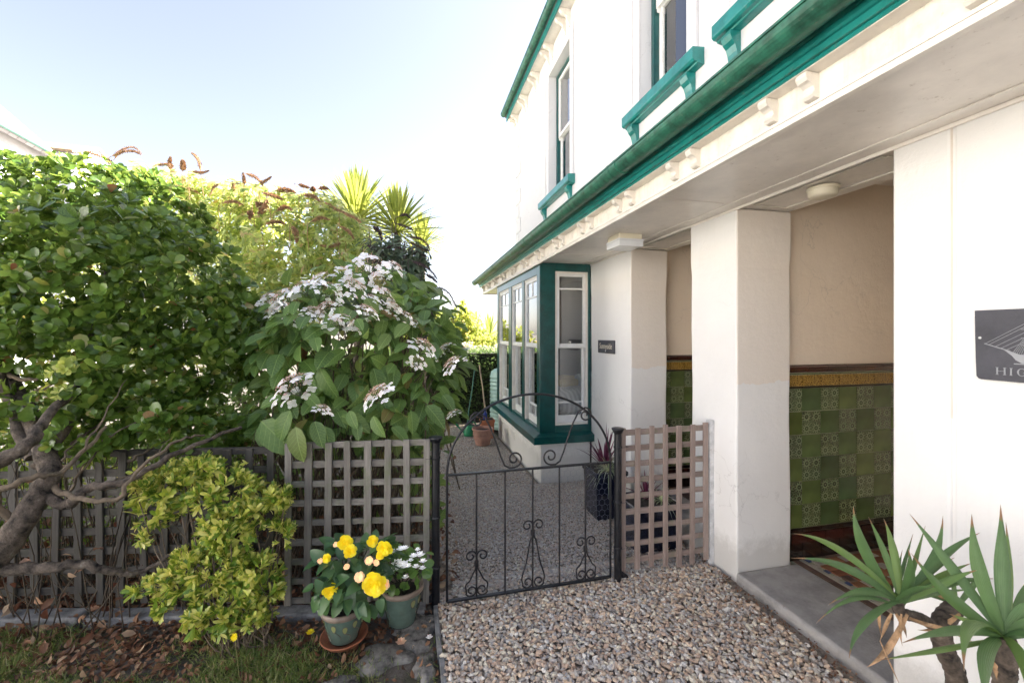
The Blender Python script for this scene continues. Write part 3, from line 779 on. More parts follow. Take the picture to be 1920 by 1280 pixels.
# upper sash windows
def glassbox(name, parent, x, y0, y1, z0, z1):
    m = MB(); m.box(x-.002, x+.002, y0, y1, z0, z1); return m.build(name, M['glass'], parent)
for wi, (y0, y1, z0, z1) in enumerate(wins):
    x = XF+.11
    m = MB(); t = .045
    m.box(x, x+.09, y0, y0+t, z0, z1); m.box(x, x+.09, y1-t, y1, z0, z1); m.box(x, x+.09, y0+t, y1-t, z1-t, z1); m.box(x, x+.09, y0+t, y1-t, z0, z0+.03)
    fr = hp(m, 'window', M['green'], .003)
    zm = (z0+z1)/2; a, b = y0+t, y1-t
    for (xx, za, zb) in ((x+.022, zm-.02, z1-t), (x+.055, z0+.03, zm+.02)):
        m = MB(); s = .045
        m.box(xx, xx+.032, a, a+s, za, zb); m.box(xx, xx+.032, b-s, b, za, zb); m.box(xx, xx+.032, a+s, b-s, zb-s, zb); m.box(xx, xx+.032, a+s, b-s, za, za+s)
        so = m.build('sash', M['sash'], fr, bevel=.003)
        for yy in (a+.012, b-.024):
            m = MB(); m.prism_x([(yy, za-.001), (yy+.012, za-.001), (yy+.012, za-.03), (yy+.006, za-.045), (yy, za-.03)], xx+.002, xx+.03)
            if za > z0+.1: m.build('sash_horn', M['sash'], fr)
        glassbox('pane', fr, xx+.015, a+s-.004, b-s+.004, za+s-.004, zb-s+.004)
    c = MB()
    for (ya, yb) in ((a+.02, a+.24), (b-.24, b-.02)):
        n = 18; pts = [(x+.17+.018*math.sin(i*1.9), ya+(yb-ya)*i/n) for i in range(n+1)]
        for (p, q) in zip(pts[:-1], pts[1:]): c.add([(p[0], p[1], z0+.02), (q[0], q[1], z0+.02), (q[0], q[1], z1-.02), (p[0], p[1], z1-.02)], [(0,1,2,3)], True)
    c.build('curtain', M['curtain'], fr)
    # sill with its two corbels
    s0, s1 = {0: (5.19, 6.52), 1: (2.69, 3.75), 2: (1.10, 2.49), 3: (-.6, .7)}[wi]
    m = MB(); m.prism_y([(XF+.11, z0-.002), (XF-.10, z0-.022), (XF-.10, z0-.105), (XF-.085, z0-.120), (XF-.06, z0-.120), (XF-.055, z0-.132), (XF-.0005, z0-.140), (XF-.0005, z0-.03), (XF+.11, z0-.03)], s0, s1)
    sill = hp(m, 'sill', M['teal'], .004)
    for yc in (s0+.14, s1-.11):
        q = MB(); pr = [(XF-.001, z0-.141), (XF-.075, z0-.141), (XF-.082, z0-.165), (XF-.068, z0-.20), (XF-.045, z0-.225), (XF-.032, z0-.265), (XF-.026, z0-.30), (XF-.012, z0-.315), (XF-.001, z0-.30)]
        q.prism_y(pr, yc-.042, yc+.042); q.build('corbel', M['teal'], sill, bevel=.004)
# eaves and main roof
EX = 1.914
hp(MB().box(EX, XF+.0, -3, YE+.05, 5.921, 5.945), 'eaves_soffit', M['trim'])
hp(MB().box(EX-.022, EX-.0005, -3, YE+.06, 5.905, 6.07), 'eaves_fascia', M['teal'], .003)
gutter(1.845, 6.06, .056, -3, YE+.10, M['gutter'], [7.6, 6.2, 8.2, 4.6], 'eaves_gutter')
bm_ = MB(); bm_.prism_y([(0, .16), (-.15, .16), (-.15, .135), (-.125, .10), (-.075, .085), (-.045, .06), (-.05, .02), (-.035, -.02), (-.012, -.06), (0, -.06)], -.024, .024)
bme = bm_.mesh('eaves_bracket'); bme.materials.append(M['trim'])
for k in range(0, 10):
    for s_ in (0, -1):
        y = 8.32 - .70*k + .165*s_
        o = bpy.data.objects.new('eaves_bracket', bme); COL.objects.link(o); o.parent = house; o.location = Vector((XF-.009, y, 5.758)) - off
hp(MB().prism_y([(1.83, 6.07), (5.5, 8.20), (9.2, 6.07), (9.2, 6.0), (5.5, 8.1), (1.90, 6.0)], -3.1, YE+.12), 'roof', M['slateroof'])
m = MB(); m.add([(2.0, YE-.1, 5.9), (9, YE-.1, 5.9), (5.5, YE-.1, 8.0)], [(0,1,2)]); m.add([(2.0, -3, 5.9), (9, -3, 5.9), (5.5, -3, 8.0)], [(0,2,1)]); hp(m, 'gable', M['render_hi'])

# ---------------- bay window
B0, B1 = 4.69, 7.16; Zs, Zt = .478, 2.405
m = MB(); m.box(XB+.02, XF-.0005, B0+.02, B0+.14, -.2, .395); m.box(XB+.02, XB+.14, B0+.14, B1-.14, -.2, .395); m.box(XB+.02, XF-.0005, B1-.14, B1-.02, -.2, .395)
hp(m, 'bay_plinth', M['render'], .01)
m = MB()
for i in range(5): m.box(XB+.012, XB+.0195, 5.95, 6.17, .08+i*.026, .088+i*.026)
hp(m, 'air_brick', M['render'])
m = MB()
m.box(XB, XB+.19, B0, B0+.12, Zs-.02, 2.428)                       # near corner post (wide face to the front)
m.box(2.045, XF-.001, B0, B0+.10, Zs-.02, 2.428)                    # post against the wall
m.box(XB+.19, 2.045, B0+.001, B0+.11, 2.335, 2.428)                 # head
m.box(XB+.19, 2.045, B0+.001, B0+.11, Zs-.02, .545)
m.box(XB, XB+.12, B1-.13, B1, Zs-.02, 2.428)
m.box(XB, XB+.11, 6.115, 6.29, Zs-.02, 2.30); m.box(XB, XB+.11, 5.395, 5.50, Zs-.02, 2.30)
m.box(XB+.002, XB+.115, B0+.12, B1-.13, 2.30, 2.428); m.box(XB+.012, XB+.11, B0+.12, B1-.13, Zs-.02, .50)
bay = hp(m, 'bay_window', M['green'], .006)
m = MB()
x0, x1 = XB-.095, XF-.001; y0, y1 = B0-.10, B1+.08
def sillring(m):
    # mitred sill: top slopes outward
    o = [(x1, y0), (x0, y0), (x0, y1), (x1, y1)]; i_ = [(x1, B0-.001), (XB-.001, B0-.001), (XB-.001, B1+.001), (x1, B1+.001)]
    jn = [(x1, B0+.10), (XB+.13, B0+.10), (XB+.13, B1-.1), (x1, B1-.1)]
    z_in, z_out, z_bot = Zs-.012, .442, .362
    for k in range(3):
        a, b, c, d, e, f = o[k], o[k+1], i_[k], i_[k+1], jn[k], jn[k+1]
        m.add([(*a, z_out), (*b, z_out), (*d, z_in), (*c, z_in)], [(0,1,2,3)])
        m.add([(*c, z_in), (*d, z_in), (*f, z_in), (*e, z_in)], [(0,1,2,3)])
        m.add([(*a, z_bot), (*b, z_bot), (*b, z_out), (*a, z_out)], [(0,1,2,3)])
        m.add([(*a, z_bot), (*b, z_bot), (*f, z_bot+.03), (*e, z_bot+.03)], [(0,3,2,1)])
sillring(m)
me = bpy.data.meshes.new('bay_sill'); me.from_pydata(m.v, [], m.f)
link('bay_sill', me, bay, M['green'])
def sash_front(x0, x1, z0, z1, y, bar, frame, low=.045):
    m = MB(); s = .034; d = .035
    m.box(x0, x0+s, y, y+d, z0, z1); m.box(x1-s, x1, y, y+d, z0, z1); m.box(x0+s, x1-s, y, y+d, z1-s, z1); m.box(x0+s, x1-s, y, y+d, z0, z0+low)
    m.box(x0+s, x1-s, y+.004, y+d-.004, bar-.010, bar+.010)
    m.build('sash', M['sash'], frame, bevel=.003)
    for (a, b) in ((z0+low, bar-.010), (bar+.010, z1-s)):
        q = MB(); q.box(x0+s-.003, x1-s+.003, y+.015, y+.019, a, b); q.build('pane', M['glass'], frame)
# front sash
m = MB(); m.box(1.637, 1.66, B0+.012, B0+.10, .545, 2.335); m.box(2.022, 2.045, B0+.012, B0+.10, .545, 2.335); m.box(1.66, 2.022, B0+.012, B0+.10, 2.312, 2.335); m.box(1.66, 2.022, B0+.012, B0+.10, .545, .565)
m.build('sash_box', M['trim'], bay, bevel=.002)
sash_front(1.66, 2.022, 1.445, 2.312, B0+.022, 2.135, bay, low=.048)
sash_front(1.66, 2.022, .565, 1.47, B0+.060, .80, bay, low=.085)
# side sashes
def sash_side(y0, y1, z0, z1, x, bar, frame, low, mull=False):
    m = MB(); s = .036; d = .035
    m.box(x, x+d, y0, y0+s, z0, z1); m.box(x, x+d, y1-s, y1, z0, z1); m.box(x, x+d, y0+s, y1-s, z1-s, z1); m.box(x, x+d, y0+s, y1-s, z0, z0+low)
    m.box(x+.004, x+d-.004, y0+s, y1-s, bar-.010, bar+.010)
    ym = (y0+y1)/2; za, zb = (bar+.010, z1-s) if mull == 'top' else (z0+low, bar-.010)
    m.box(x+.004, x+d-.004, ym-.010, ym+.010, za, zb)
    m.build('sash', M['sash'], frame, bevel=.003)
    for (a, b) in ((z0+low, bar-.010), (bar+.010, z1-s)):
        q = MB(); q.box(x+.015, x+.019, y0+s-.003, y1-s+.003, a, b); q.build('pane', M['glass'], frame)
for (a, b) in ((4.812, 5.393), (5.502, 6.113), (6.292, 7.028)):
    m = MB(); c = .018
    m.box(XB+.012, XB+.10, a, a+c, .50, 2.298); m.box(XB+.012, XB+.10, b-c, b, .50, 2.298); m.box(XB+.012, XB+.10, a+c, b-c, 2.28, 2.298)
    m.build('sash_box', M['trim'], bay, bevel=.002)
    sash_side(a+c, b-c, 1.445, 2.28, XB+.022, 2.06, bay, .048, 'top')
    sash_side(a+c, b-c, .50, 1.47, XB+.060, .72, bay, .085, 'low')
    for yy in (a+c+.001, b-c-.013):
        q = MB(); q.prism_x([(yy, 1.444), (yy+.012, 1.444), (yy+.012, 1.42), (yy+.006, 1.40), (yy, 1.42)], XB+.024, XB+.055)
        q.build('sash_horn', M['sash'], bay)
for xx in (1.661, 2.009):
    q = MB(); q.prism_y([(xx, 1.444), (xx+.012, 1.444), (xx+.012, 1.42), (xx+.006, 1.40), (xx, 1.42)], B0+.024, B0+.055)
    q.build('sash_horn', M['sash'], bay)
m = MB(); m.lathe((1.83, B0+.04, 1.492), [(0, .03), (.012, .028), (.016, .016), (.010, .004), (.006, 0)], 14); m.build('sash_catch', M['trim'], bay)
# room behind the bay
m = MB(); m.box(XB+.15, 6.5, B0+.2, B1+.9, .15, .25); hp(m, 'room_floor', M['greyd_in'])
m = MB(); m.box(XI+.0, 6.5, 4.70, 4.80, .25, 2.70); m.box(6.4, 6.5, 4.80, 8.1, .25, 2.7); m.box(XI+.01, 6.4, 8.0, 8.1, .25, 2.7); hp(m, 'room_wall', M['grey_in'])
m = MB(); m.box(XI+.01, 6.39, 7.985, 7.999, .25, 1.32); m.box(6.38, 6.399, 4.80, 7.98, .25, 1.32); hp(m, 'room_dado', M['greyd_in'])
m = MB(); m.box(XF+.02, XI-.02, 7.085, 7.099, .25, 2.4); m.box(XF+.31, 6.4, 4.8, 8.0, 2.66, 2.74); hp(m, 'room_ceiling', M['grey_in'])
hp(MB().box(XF, XI, 4.69, 7.10, ZC+.003, 2.71), 'bay_beam', M['grey_in'])
def cloth_curtain(pts, z0, z1, name='curtain'):
    c = MB(); n = len(pts)
    for (p, q) in zip(pts[:-1], pts[1:]): c.add([(p[0], p[1], z0), (q[0], q[1], z0), (q[0], q[1], z1), (p[0], p[1], z1)], [(0,1,2,3)], True)
    return c
for (a, b, lb) in ((4.84, 5.37, 'pale half curtain in the bay side pane nearest the green corner post'), (5.53, 6.09, 'pale half curtain in the middle pane of the bay\'s long side'), (6.32, 7.0, 'pale half curtain in the farthest pane of the bay by the hedge')):
    c = cloth_curtain([(XB+.145+.012*math.sin(i*1.5), a+(b-a)*i/28) for i in range(29)], .52, 1.43); tag(c.build('half_curtain', M['curtain']), lb, 'curtain', 'half curtains in the bay window')
# bed with throw
bed = empty('bed', (2.6, 6.0, .25)); tag(bed, 'bed with striped pale cover seen through the near bay window sash', 'bed')
def cushion(name, c, half, mat, parent, sub=10, puff=.35, rz=0, **kw):
    V = []; Fc = []; n = sub
    cr, sr = math.cos(rz), math.sin(rz)
    def sp(u, v):
        a = (u-.5)*math.pi*.999; b = v*2*math.pi; e = .45
        f = lambda w: math.copysign(abs(w)**e, w)
        x = f(math.cos(a))*f(math.cos(b)); y = f(math.cos(a))*f(math.sin(b)); z = f(math.sin(a))
        x, y, z = x*half[0], y*half[1], z*half[2]*(1 + .18*math.sin(x*9+y*7) + .1*math.sin(y*17-x*4))
        return (c[0]+x*cr-y*sr, c[1]+x*sr+y*cr, c[2]+z)
    N1, N2 = 14, 40
    for i in range(N1+1):
        for j in range(N2): V.append(sp(i/N1, j/N2))
    for i in range(N1):
        for j in range(N2): Fc.append((i*N2+j, i*N2+(j+1) % N2, (i+1)*N2+(j+1) % N2, (i+1)*N2+j))
    m = MB(); m.add(V, Fc, True); return m.build(name, mat, parent, **kw)
cushion('bed_base', (2.6, 6.0, .45), (.75, .95, .2), M['greyd_in'], bed)
cushion('bedcover', (2.55, 5.9, .72), (.78, 1.0, .17), M['duvet'], bed)
cushion('pillow', (2.75, 5.75, .93), (.42, .26, .11), M['duvet'], bed, rz=.3)
o = cushion('throw', (2.1, 5.95, .92), (.36, .34, .06), M['throw'], None, rz=.5)
tag(o, 'crumpled mustard throw lying on the bed behind the bay window', 'throw')

# ================================================================== signs
def text_mesh(name, body, size, extrude, mat, parent, loc, rot, xs=1.0):
    cu = bpy.data.curves.new(name, 'FONT'); cu.body = body; cu.size = size; cu.extrude = extrude; cu.align_x = 'CENTER'; cu.align_y = 'CENTER'
    ob = bpy.data.objects.new(name+'_c', cu); COL.objects.link(ob)
    bpy.context.view_layer.update(); dg = bpy.context.evaluated_depsgraph_get()
    me = bpy.data.meshes.new_from_object(ob.evaluated_get(dg)); bpy.data.objects.remove(ob)
    me.materials.append(mat)
    o = bpy.data.objects.new(name, me); COL.objects.link(o); o.parent = parent
    o.matrix_basis = Matrix.Translation(Vector(loc) - offset(parent)) @ rot @ Matrix.Diagonal((xs, 1, 1, 1))
    return o
ROT = Matrix(((0, 0, -1, 0), (-1, 0, 0, 0), (0, 1, 0, 0), (0, 0, 0, 1)))     # text facing -X, reading towards -Y
M['slate'] = paint('slate_plaque', (.075, .075, .09), .55, .15, 6, .5, 60)
M['etch'] = paint('pale_etching', (.36, .37, .39), .7, .1)
M['gilt'] = paint('cream_lettering', (.75, .68, .55), .5, .05)
M['screw'] = paint('screw_head', (.8, .8, .8), .3, .02)
sg = empty('house_sign', (XF-.01, 4.27, 1.467)); tag(sg, 'small black slate name plate reading Sunnyside on the white wall', 'sign')
m = MB(); m.box(XF-.016, XF-.002, 4.075, 4.465, 1.398, 1.538); m.build('plate', M['slate'], sg, bevel=.003)
text_mesh('lettering', 'Sunnyside', .088, .0008, M['gilt'], sg, (XF-.0172, 4.27, 1.472), ROT, .86)
m = MB(); m.lathe((XF-.017, 4.27, 1.42), [(0, .004), (.005, .003), (.006, -.004)], 10); m.build('screw', M['screw'], sg)
sg = empty('ship_plaque', (XF-.01, .97, 1.56)); tag(sg, 'grey slate plaque etched with a sailing ship above the word HIGH', 'sign')
m = MB()
ol = [(1.158, 1.690), (1.157, 1.60), (1.155, 1.50), (1.153, 1.445), (1.147, 1.437), (1.14, 1.434), (.785, 1.428), (.78, 1.69)]
m.prism_x([(y, z) for y, z in ol], XF-.012, XF-.002); m.build('plate', M['slate'], sg, bevel=.002)
xs = XF-.0135
def fl_line(m, pts, w):
    for (a, b) in zip(pts[:-1], pts[1:]):
        a = Vector((0, *a)); b = Vector((0, *b)); d = (b-a); n = Vector((0, -d.z, d.y)).normalized()*w/2
        m.obox((xs, (a.y+b.y)/2, (a.z+b.z)/2), (.0006, 0, 0), d/2, n)
m = MB()
# hull (bow towards +Y), bowsprit, masts, rigging, sails: plaque coordinates (y, z)
hull = [(1.085, 1.553), (1.06, 1.541), (1.035, 1.530), (.86, 1.528), (.845, 1.534), (.85, 1.515), (.865, 1.500), (1.03, 1.500), (1.045, 1.510), (1.055, 1.525), (1.07, 1.540)]
m.prism_x(hull, xs-.0006, xs+.0006)
fl_line(m, [(1.13, 1.567), (1.06, 1.541)], .003); fl_line(m, [(1.05, 1.497), (.86, 1.497)], .003)
for (ym, top) in ((1.012, 1.648), (.93, 1.655), (.88, 1.63)):
    fl_line(m, [(ym, 1.53), (ym, top)], .004); fl_line(m, [(ym-.004, 1.53), (ym-.001, top-.02)], .002); fl_line(m, [(ym+.004, 1.53), (ym+.001, top-.02)], .002)
    for dz in (.03, .06, .085): fl_line(m, [(ym-.02, top-dz), (ym+.02, top-dz)], .0018)
fl_line(m, [(1.012, 1.648), (1.004, 1.646)], .004)
for e in ((1.128, 1.566), (1.118, 1.562), (1.10, 1.556), (1.085, 1.55), (1.07, 1.545)):
    fl_line(m, [(1.012, 1.645 - (1.128-e[0])*1.1), e], .0012)
for k in range(7): fl_line(m, [(1.012, 1.61-.004*k), (1.055-.006*k, 1.532)], .001); fl_line(m, [(1.012, 1.64), (.99-.01*k, 1.53)], .001); fl_line(m, [(.93, 1.65), (.99-.018*k, 1.53)], .001)
m.build('ship_etching', M['etch'], sg)
# serif capitals, built stroke by stroke
def serif(m, ch, y, z, h):
    w = h*.95; sw = h*.17; th = h*.05
    def R_(a, b, c, d): m.box(xs-.0006, xs+.0006, y-b, y-a, z+c, z+d)
    if ch == 'H':
        for a in (0, w-sw-.001): R_(a+w*.06, a+w*.06+sw, 0, h); R_(a-w*.02, a+w*.14+sw, 0, th); R_(a-w*.02, a+w*.14+sw, h-th, h)
        R_(w*.06+sw, w-sw+w*.06, h*.48, h*.48+th); return w*1.12
    if ch == 'I': R_(w*.06, w*.06+sw, 0, h); R_(-w*.02, w*.14+sw, 0, th); R_(-w*.02, w*.14+sw, h-th, h); return w*.42
    if ch == 'G':
        n = 22; c = (w*.5, h*.5)
        for i in range(n):
            a0 = R(38) + R(284)*i/n; a1 = R(38) + R(284)*(i+1)/n
            wid = sw*(.35+.75*abs(math.cos((a0+a1)/2)))
            p = [(c[0]+(w*.48)*math.cos(a0), c[1]+h*.5*math.sin(a0)), (c[0]+(w*.48)*math.cos(a1), c[1]+h*.5*math.sin(a1))]
            q = [(c[0]+(w*.48-wid)*math.cos(a1), c[1]+(h*.5-th*1.2)*math.sin(a1)), (c[0]+(w*.48-wid)*math.cos(a0), c[1]+(h*.5-th*1.2)*math.sin(a0))]
            m.add([(xs-.0006, y-a_, z+b_) for a_, b_ in p+q], [(0,1,2,3)])
        R_(w*.80-sw*.3, w*.80+sw*.7, h*.06, h*.42); R_(w*.62, w*.96, h*.40, h*.40+th); return w*1.08
m = MB(); y = 1.098
for ch in 'HIGH': y -= serif(m, ch, y, 1.455, .027) + .008
m.build('lettering', M['etch'], sg)
m = MB(); m.lathe((0, 0, 0), [(0, .002), (.004, .0015), (.005, -.002)], 12); me = m.mesh('screw'); me.materials.append(M['screw'])
o = bpy.data.objects.new('screw', me); COL.objects.link(o); o.parent = sg
o.matrix_basis = Matrix.Translation(Vector((XF-.013, 1.143, 1.588)) - offset(sg)) @ Matrix.Rotation(R(-90), 4, 'Y')

# ceiling lights
l = empty('ceiling_light', (1.76, 3.28, ZC)); tag(l, 'square two-tier bulkhead light under the canopy by the far pillar', 'light')
m = MB(); m.box(1.655, 1.865, 3.175, 3.385, ZC-.045, ZC-.001); m.build('lamp_base', M['lamp_base'], l, bevel=.006)
m = MB(); m.box(1.645, 1.875, 3.165, 3.395, ZC-.058, ZC-.0455); m.box(1.65, 1.87, 3.17, 3.39, ZC-.105, ZC-.0585)
for i in range(18): m.box(1.6465, 1.6495, 3.175+i*.012, 3.181+i*.012, ZC-.10, ZC-.06); m.box(1.655+i*.012, 1.661+i*.012, 3.1665, 3.1695, ZC-.10, ZC-.06)
m.build('diffuser', M['lamp_glass'], l, bevel=.003)
l = empty('ceiling_light', (2.26, 1.93, ZC)); tag(l, 'round cream drum light on the porch lintel above the doorstep', 'light')
m = MB(); m.lathe((2.26, 1.93, ZC), [(.070, -.0015), (.078, -.004), (.078, -.018), (.072, -.018)], 36); m.build('lamp_base', M['lamp_base'], l)
m = MB(); m.lathe((2.26, 1.93, ZC), [(.072, -.018), (.071, -.045), (.064, -.056), (.04, -.060), (0, -.061)], 36); m.build('diffuser', M['lamp_base'], l)

# ================================================================== GATE, POSTS, FENCES
def gate_post(x, y, label):
    g = empty('gate_post', (x, y, 0)); tag(g, label, 'gate post')
    m = MB(); m.tube([(x, y, -.1), (x, y, .955)], .0245, 20); m.build('post', M['black'], g)
    m = MB(); m.lathe((x, y, .955), [(.024, -.006), (.030, 0), (.036, .014), (.041, .022), (.041, .030), (.030, .033), (0, .034)], 20); m.build('cap', M['black'], g)
    for z in (.86, .50, .20):
        m = MB(); m.lathe((x, y, z), [(.0248, -.008), (.028, -.006), (.028, .006), (.0248, .008)], 20); m.build('collar', M['black'], g)
    s = 1 if x > 1 else -1
    m = MB(); m.prism_y([(x+s*.02, 0), (x+s*.075, -.01), (x+s*.07, .01), (x+s*.02, .05)], y-.006, y+.006); m.build('foot', M['black'], g)
    for z in (.862, .502, .202):
        m = MB(); m.tube([(x, y-.03, z), (x+s*.06, y-.028, z), (x+s*.06, y+.03, z), (x, y+.03, z)], .0014, 6); m.build('tie_wire', M['black'], g)
    return g
PL = (.150, 2.605); PR = (1.330, 2.570)
gate_post(*PL, 'black tubular gate post beside the pot of white flowers')
gate_post(*PR, 'black tubular gate post joined to the lattice panel by the pillar')
GY0, GY1 = 2.545, 2.56
gate = empty('garden_gate', (.74, 2.55, 0)); tag(gate, 'black wrought iron garden gate with arched top and rusty scrolls', 'gate')
gx0, gx1 = .212, 1.272
def gp(x, z): return (x, GY0 + (GY1-GY0)*(x-gx0)/(gx1-gx0), z)
def bar(name, pts, r=.006, mat='rust', n=8, curve=False):
    P = [gp(*p) for p in pts]
    if curve: P = curve_pts(P, 5)
    m = MB(); m.tube(P, r, n); return m.build(name, M[mat], gate)
bar('stile', [(gx0, .02), (gx0, .79)], .0075, 'black'); bar('stile', [(gx1, .02), (gx1, .79)], .0075, 'black')
m = MB(); m.obox(gp(.742, .768), (.530, .0075, 0), (0, .011, 0), (0, 0, .0055)); m.build('top_rail', M['black'], gate, bevel=.001)
m = MB(); m.obox(gp(.742, .022), (.530, .0075, 0), (0, .011, 0), (0, 0, .0055)); m.build('bottom_rail', M['black'], gate, bevel=.001)
cx = (gx0+gx1)/2; hw = (gx1-gx0)/2
bar('arch', [(cx-hw*math.cos(math.pi*i/36), .775+.455*math.sin(math.pi*i/36)) for i in range(37)], .0075, 'black')
def spiral(c, a0, r0, r1, turns, n=26):   # from the outer radius inwards
    return [(c[0]+(r0+(r1-r0)*i/n)*math.cos(a0+turns*2*math.pi*i/n), c[1]+(r0+(r1-r0)*i/n)*math.sin(a0+turns*2*math.pi*i/n)) for i in range(n+1)]
def scroll_line(s):
    X = lambda d: cx + s*d
    top = spiral((0, 0), math.pi/2, .045, .012, 1.25, 22)
    bot = spiral((0, 0), -math.pi/2, .046, .012, 1.25, 22)
    ct = (.345, 1.085); cb = (.135, .835)
    up = [(X(ct[0]+q[0]), ct[1]+q[1]) for q in reversed(top)]     # ends at the top of the upper curl
    dn = [(X(cb[0]+q[0]), cb[1]-.008+q[1]) for q in bot]         # starts at the bottom of the lower curl
    return up + [(X(.275), 1.095), (X(.235), 1.02), (X(.195), .91), (X(.17), .82)] + dn
# lower curls turn inwards
def scroll(s):
    X = lambda d: cx + s*d
    ct = (.352, 1.085); cb = (.118, .835)
    up = list(reversed([(ct[0]+q[0], ct[1]+q[1]) for q in spiral((0,0), math.pi*.5, .046, .010, -1.35)]))
    dn = [(cb[0]+q[0], cb[1]+q[1]) for q in spiral((0,0), -math.pi*.5, .052, .012, -1.3)]
    pts = up + [(.305, 1.105), (.27, 1.04), (.235, .95), (.205, .86), (.18, .80), (.15, .782)] + dn
    bar('scroll', [(X(a), b) for a, b in pts], .0055, 'rust')
scroll(1); scroll(-1)
bx = [gx0 + (gx1-gx0)*(i+1)/6 for i in range(5)]
for i, x in enumerate(bx): bar('bar', [(x, .025), (x, .765)], .0058, 'rust')
def heart(x, z0, zt, w):
    for s in (1, -1):
        up = [(x+s*q[0], q[1]) for q in reversed(spiral((.036, zt), math.pi*1.1, .036, .012, -1.2, 20))]
        body = [(x+s*.008, zt-.075), (x+s*.02, zt-.10), (x+s*w*.62, z0+(zt-z0)*.42), (x+s*w, z0+.075), (x+s*w*.93, z0+.035)]
        lo = [(x+s*q[0], q[1]) for q in spiral((w*.50, z0+.040), -math.pi*.15, .036, .012, -1.2, 20)]
        P = curve_pts([gp(*p) for p in up[-2:] + body + lo[:1]], 5)
        P = [gp(*p) for p in up] + P + [gp(*p) for p in lo]
        P = [Vector(p) + Vector((0, -.010, 0)) for p in P]
        m = MB(); m.tube(P, .0048, 7); m.build('scroll', M['rust'], gate)
    m = MB(); m.tube([gp(x, zt-.065), gp(x, zt-.035)], .013, 10); m.build('scroll_collar', M['rust'], gate)
heart(bx[0], .03, .275, .066); heart(bx[2], .03, .42, .072); heart(bx[4], .03, .275, .066)
# chicken wire tied on the gate
m = MB(); a = .023; Vv = []
hx = math.sqrt(3)*a; rows = int(.74/(1.5*a)); cols = int((gx1-gx0)/hx)
segs = set()
for r in range(rows):
    for c in range(cols):
        X0 = gx0+.01+hx*(c+.5*(r % 2)+.5); Z0 = .035+1.5*a*r+a
        if X0 > gx1-.01 or X0 < 1.08 and False: continue
        h = [(round(X0+a*math.cos(R(30+60*k)), 4), round(Z0+a*math.sin(R(30+60*k)), 4)) for k in range(6)]
        for k in range(6):
            segs.add(tuple(sorted((h[k], h[(k+1) % 6]))))
for (p, q) in segs:
    if max(p[1], q[1]) > .765: continue
    P, Q = Vector(gp(*p)), Vector(gp(*q)); P.y += .013; Q.y += .013
    m.tube([P, Q], .00055, 3, caps=False)
M['wire'] = paint('dull_galvanised_wire', (.32, .33, .36), .5, .2)
m.build('chicken_wire', M['wire'], gate, kind='stuff')

def lattice(root, O, D, us, zs, w, th, mv, mh, zt, zb, jitter=.006, sag=0.0):
    """square lattice: uprights at distances us along D from O, rails behind them at heights zs"""
    Nn_ = Vector((-D.y, D.x, 0)); Nn_ = Nn_ if Nn_.y > 0 else -Nn_
    for u_ in us:
        m = MB(); j = random.uniform(-jitter, jitter); top = zt - sag*u_ + random.uniform(-.004, .008); bot = zb + random.uniform(-.02, .015)
        p = O + D*u_ - Nn_*th
        m.obox((p.x, p.y, (top+bot)/2), D*(w/2*random.uniform(.88, 1.1)), Nn_*(th/2-.0006), D*j + Nn_*random.uniform(-.003, .003) + Vector((0, 0, (top-bot)/2)))
        m.build('upright', mv, root, bevel=.0025)
    for z in zs:
        a, b = us[0]-w/2, us[-1]+w/2; L = b-a; m = MB(); p = O + D*(a+b)/2
        m.obox((p.x, p.y, z-sag*(a+b)/2), D*(L/2) + Vector((0, 0, -sag*L/2+random.uniform(-.003, .003))), Nn_*(th/2-.0006), (0, 0, w/2*random.uniform(.88, 1.08)))
        m.build('rail', mh, root, bevel=.0025)
M['fence_d'] = wood_mat('shade_toned_lath', (.045, .04, .035), (.11, .10, .09), moss=(.05,.055,.03))  # darker copies of the fence wood, the tree's shade put into the colour
M['fence_dh'] = wood_mat('shade_toned_rail', (.045, .04, .035), (.11, .10, .09), moss=(.05,.055,.03), axis=0)
lf = empty('lattice_fence', (-.4, 2.70, 0)); tag(lf, 'weathered grey square lattice fence between the low shrub and the gate post', 'fence')
lattice(lf, FO, FD, [.1155*i for i in range(8)], [.955-.1145*i for i in range(9)], .039, .017, M['fence'], M['fence_h'], .975, .015, sag=.018)
lf = empty('lattice_fence', (-1.9, 3.0, 0)); tag(lf, 'lattice fence under the big evergreen tree, coloured dark for its shade', 'fence')
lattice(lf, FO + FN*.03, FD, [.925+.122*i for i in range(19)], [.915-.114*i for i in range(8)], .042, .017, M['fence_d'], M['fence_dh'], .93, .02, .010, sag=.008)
lp = empty('lattice_fence', (1.7, 2.60, 0)); tag(lp, 'reddish bare wood lattice between the black post and the pillar', 'fence')
lattice(lp, Vector((1.378, 2.605, 0)), Vector((1, 0, 0)), [.1055*i for i in range(7)], [.945-.107*i for i in range(9)], .036, .016, M['fence_r'], M['fence_rh'], .978, .02, .003)
m = MB(); m.box(2.042, 2.078, 2.585, 2.625, -.02, 1.0); m.build('wall_batten', M['white_post'], lp, bevel=.003)
# shorter dark posts in the planting behind the fence

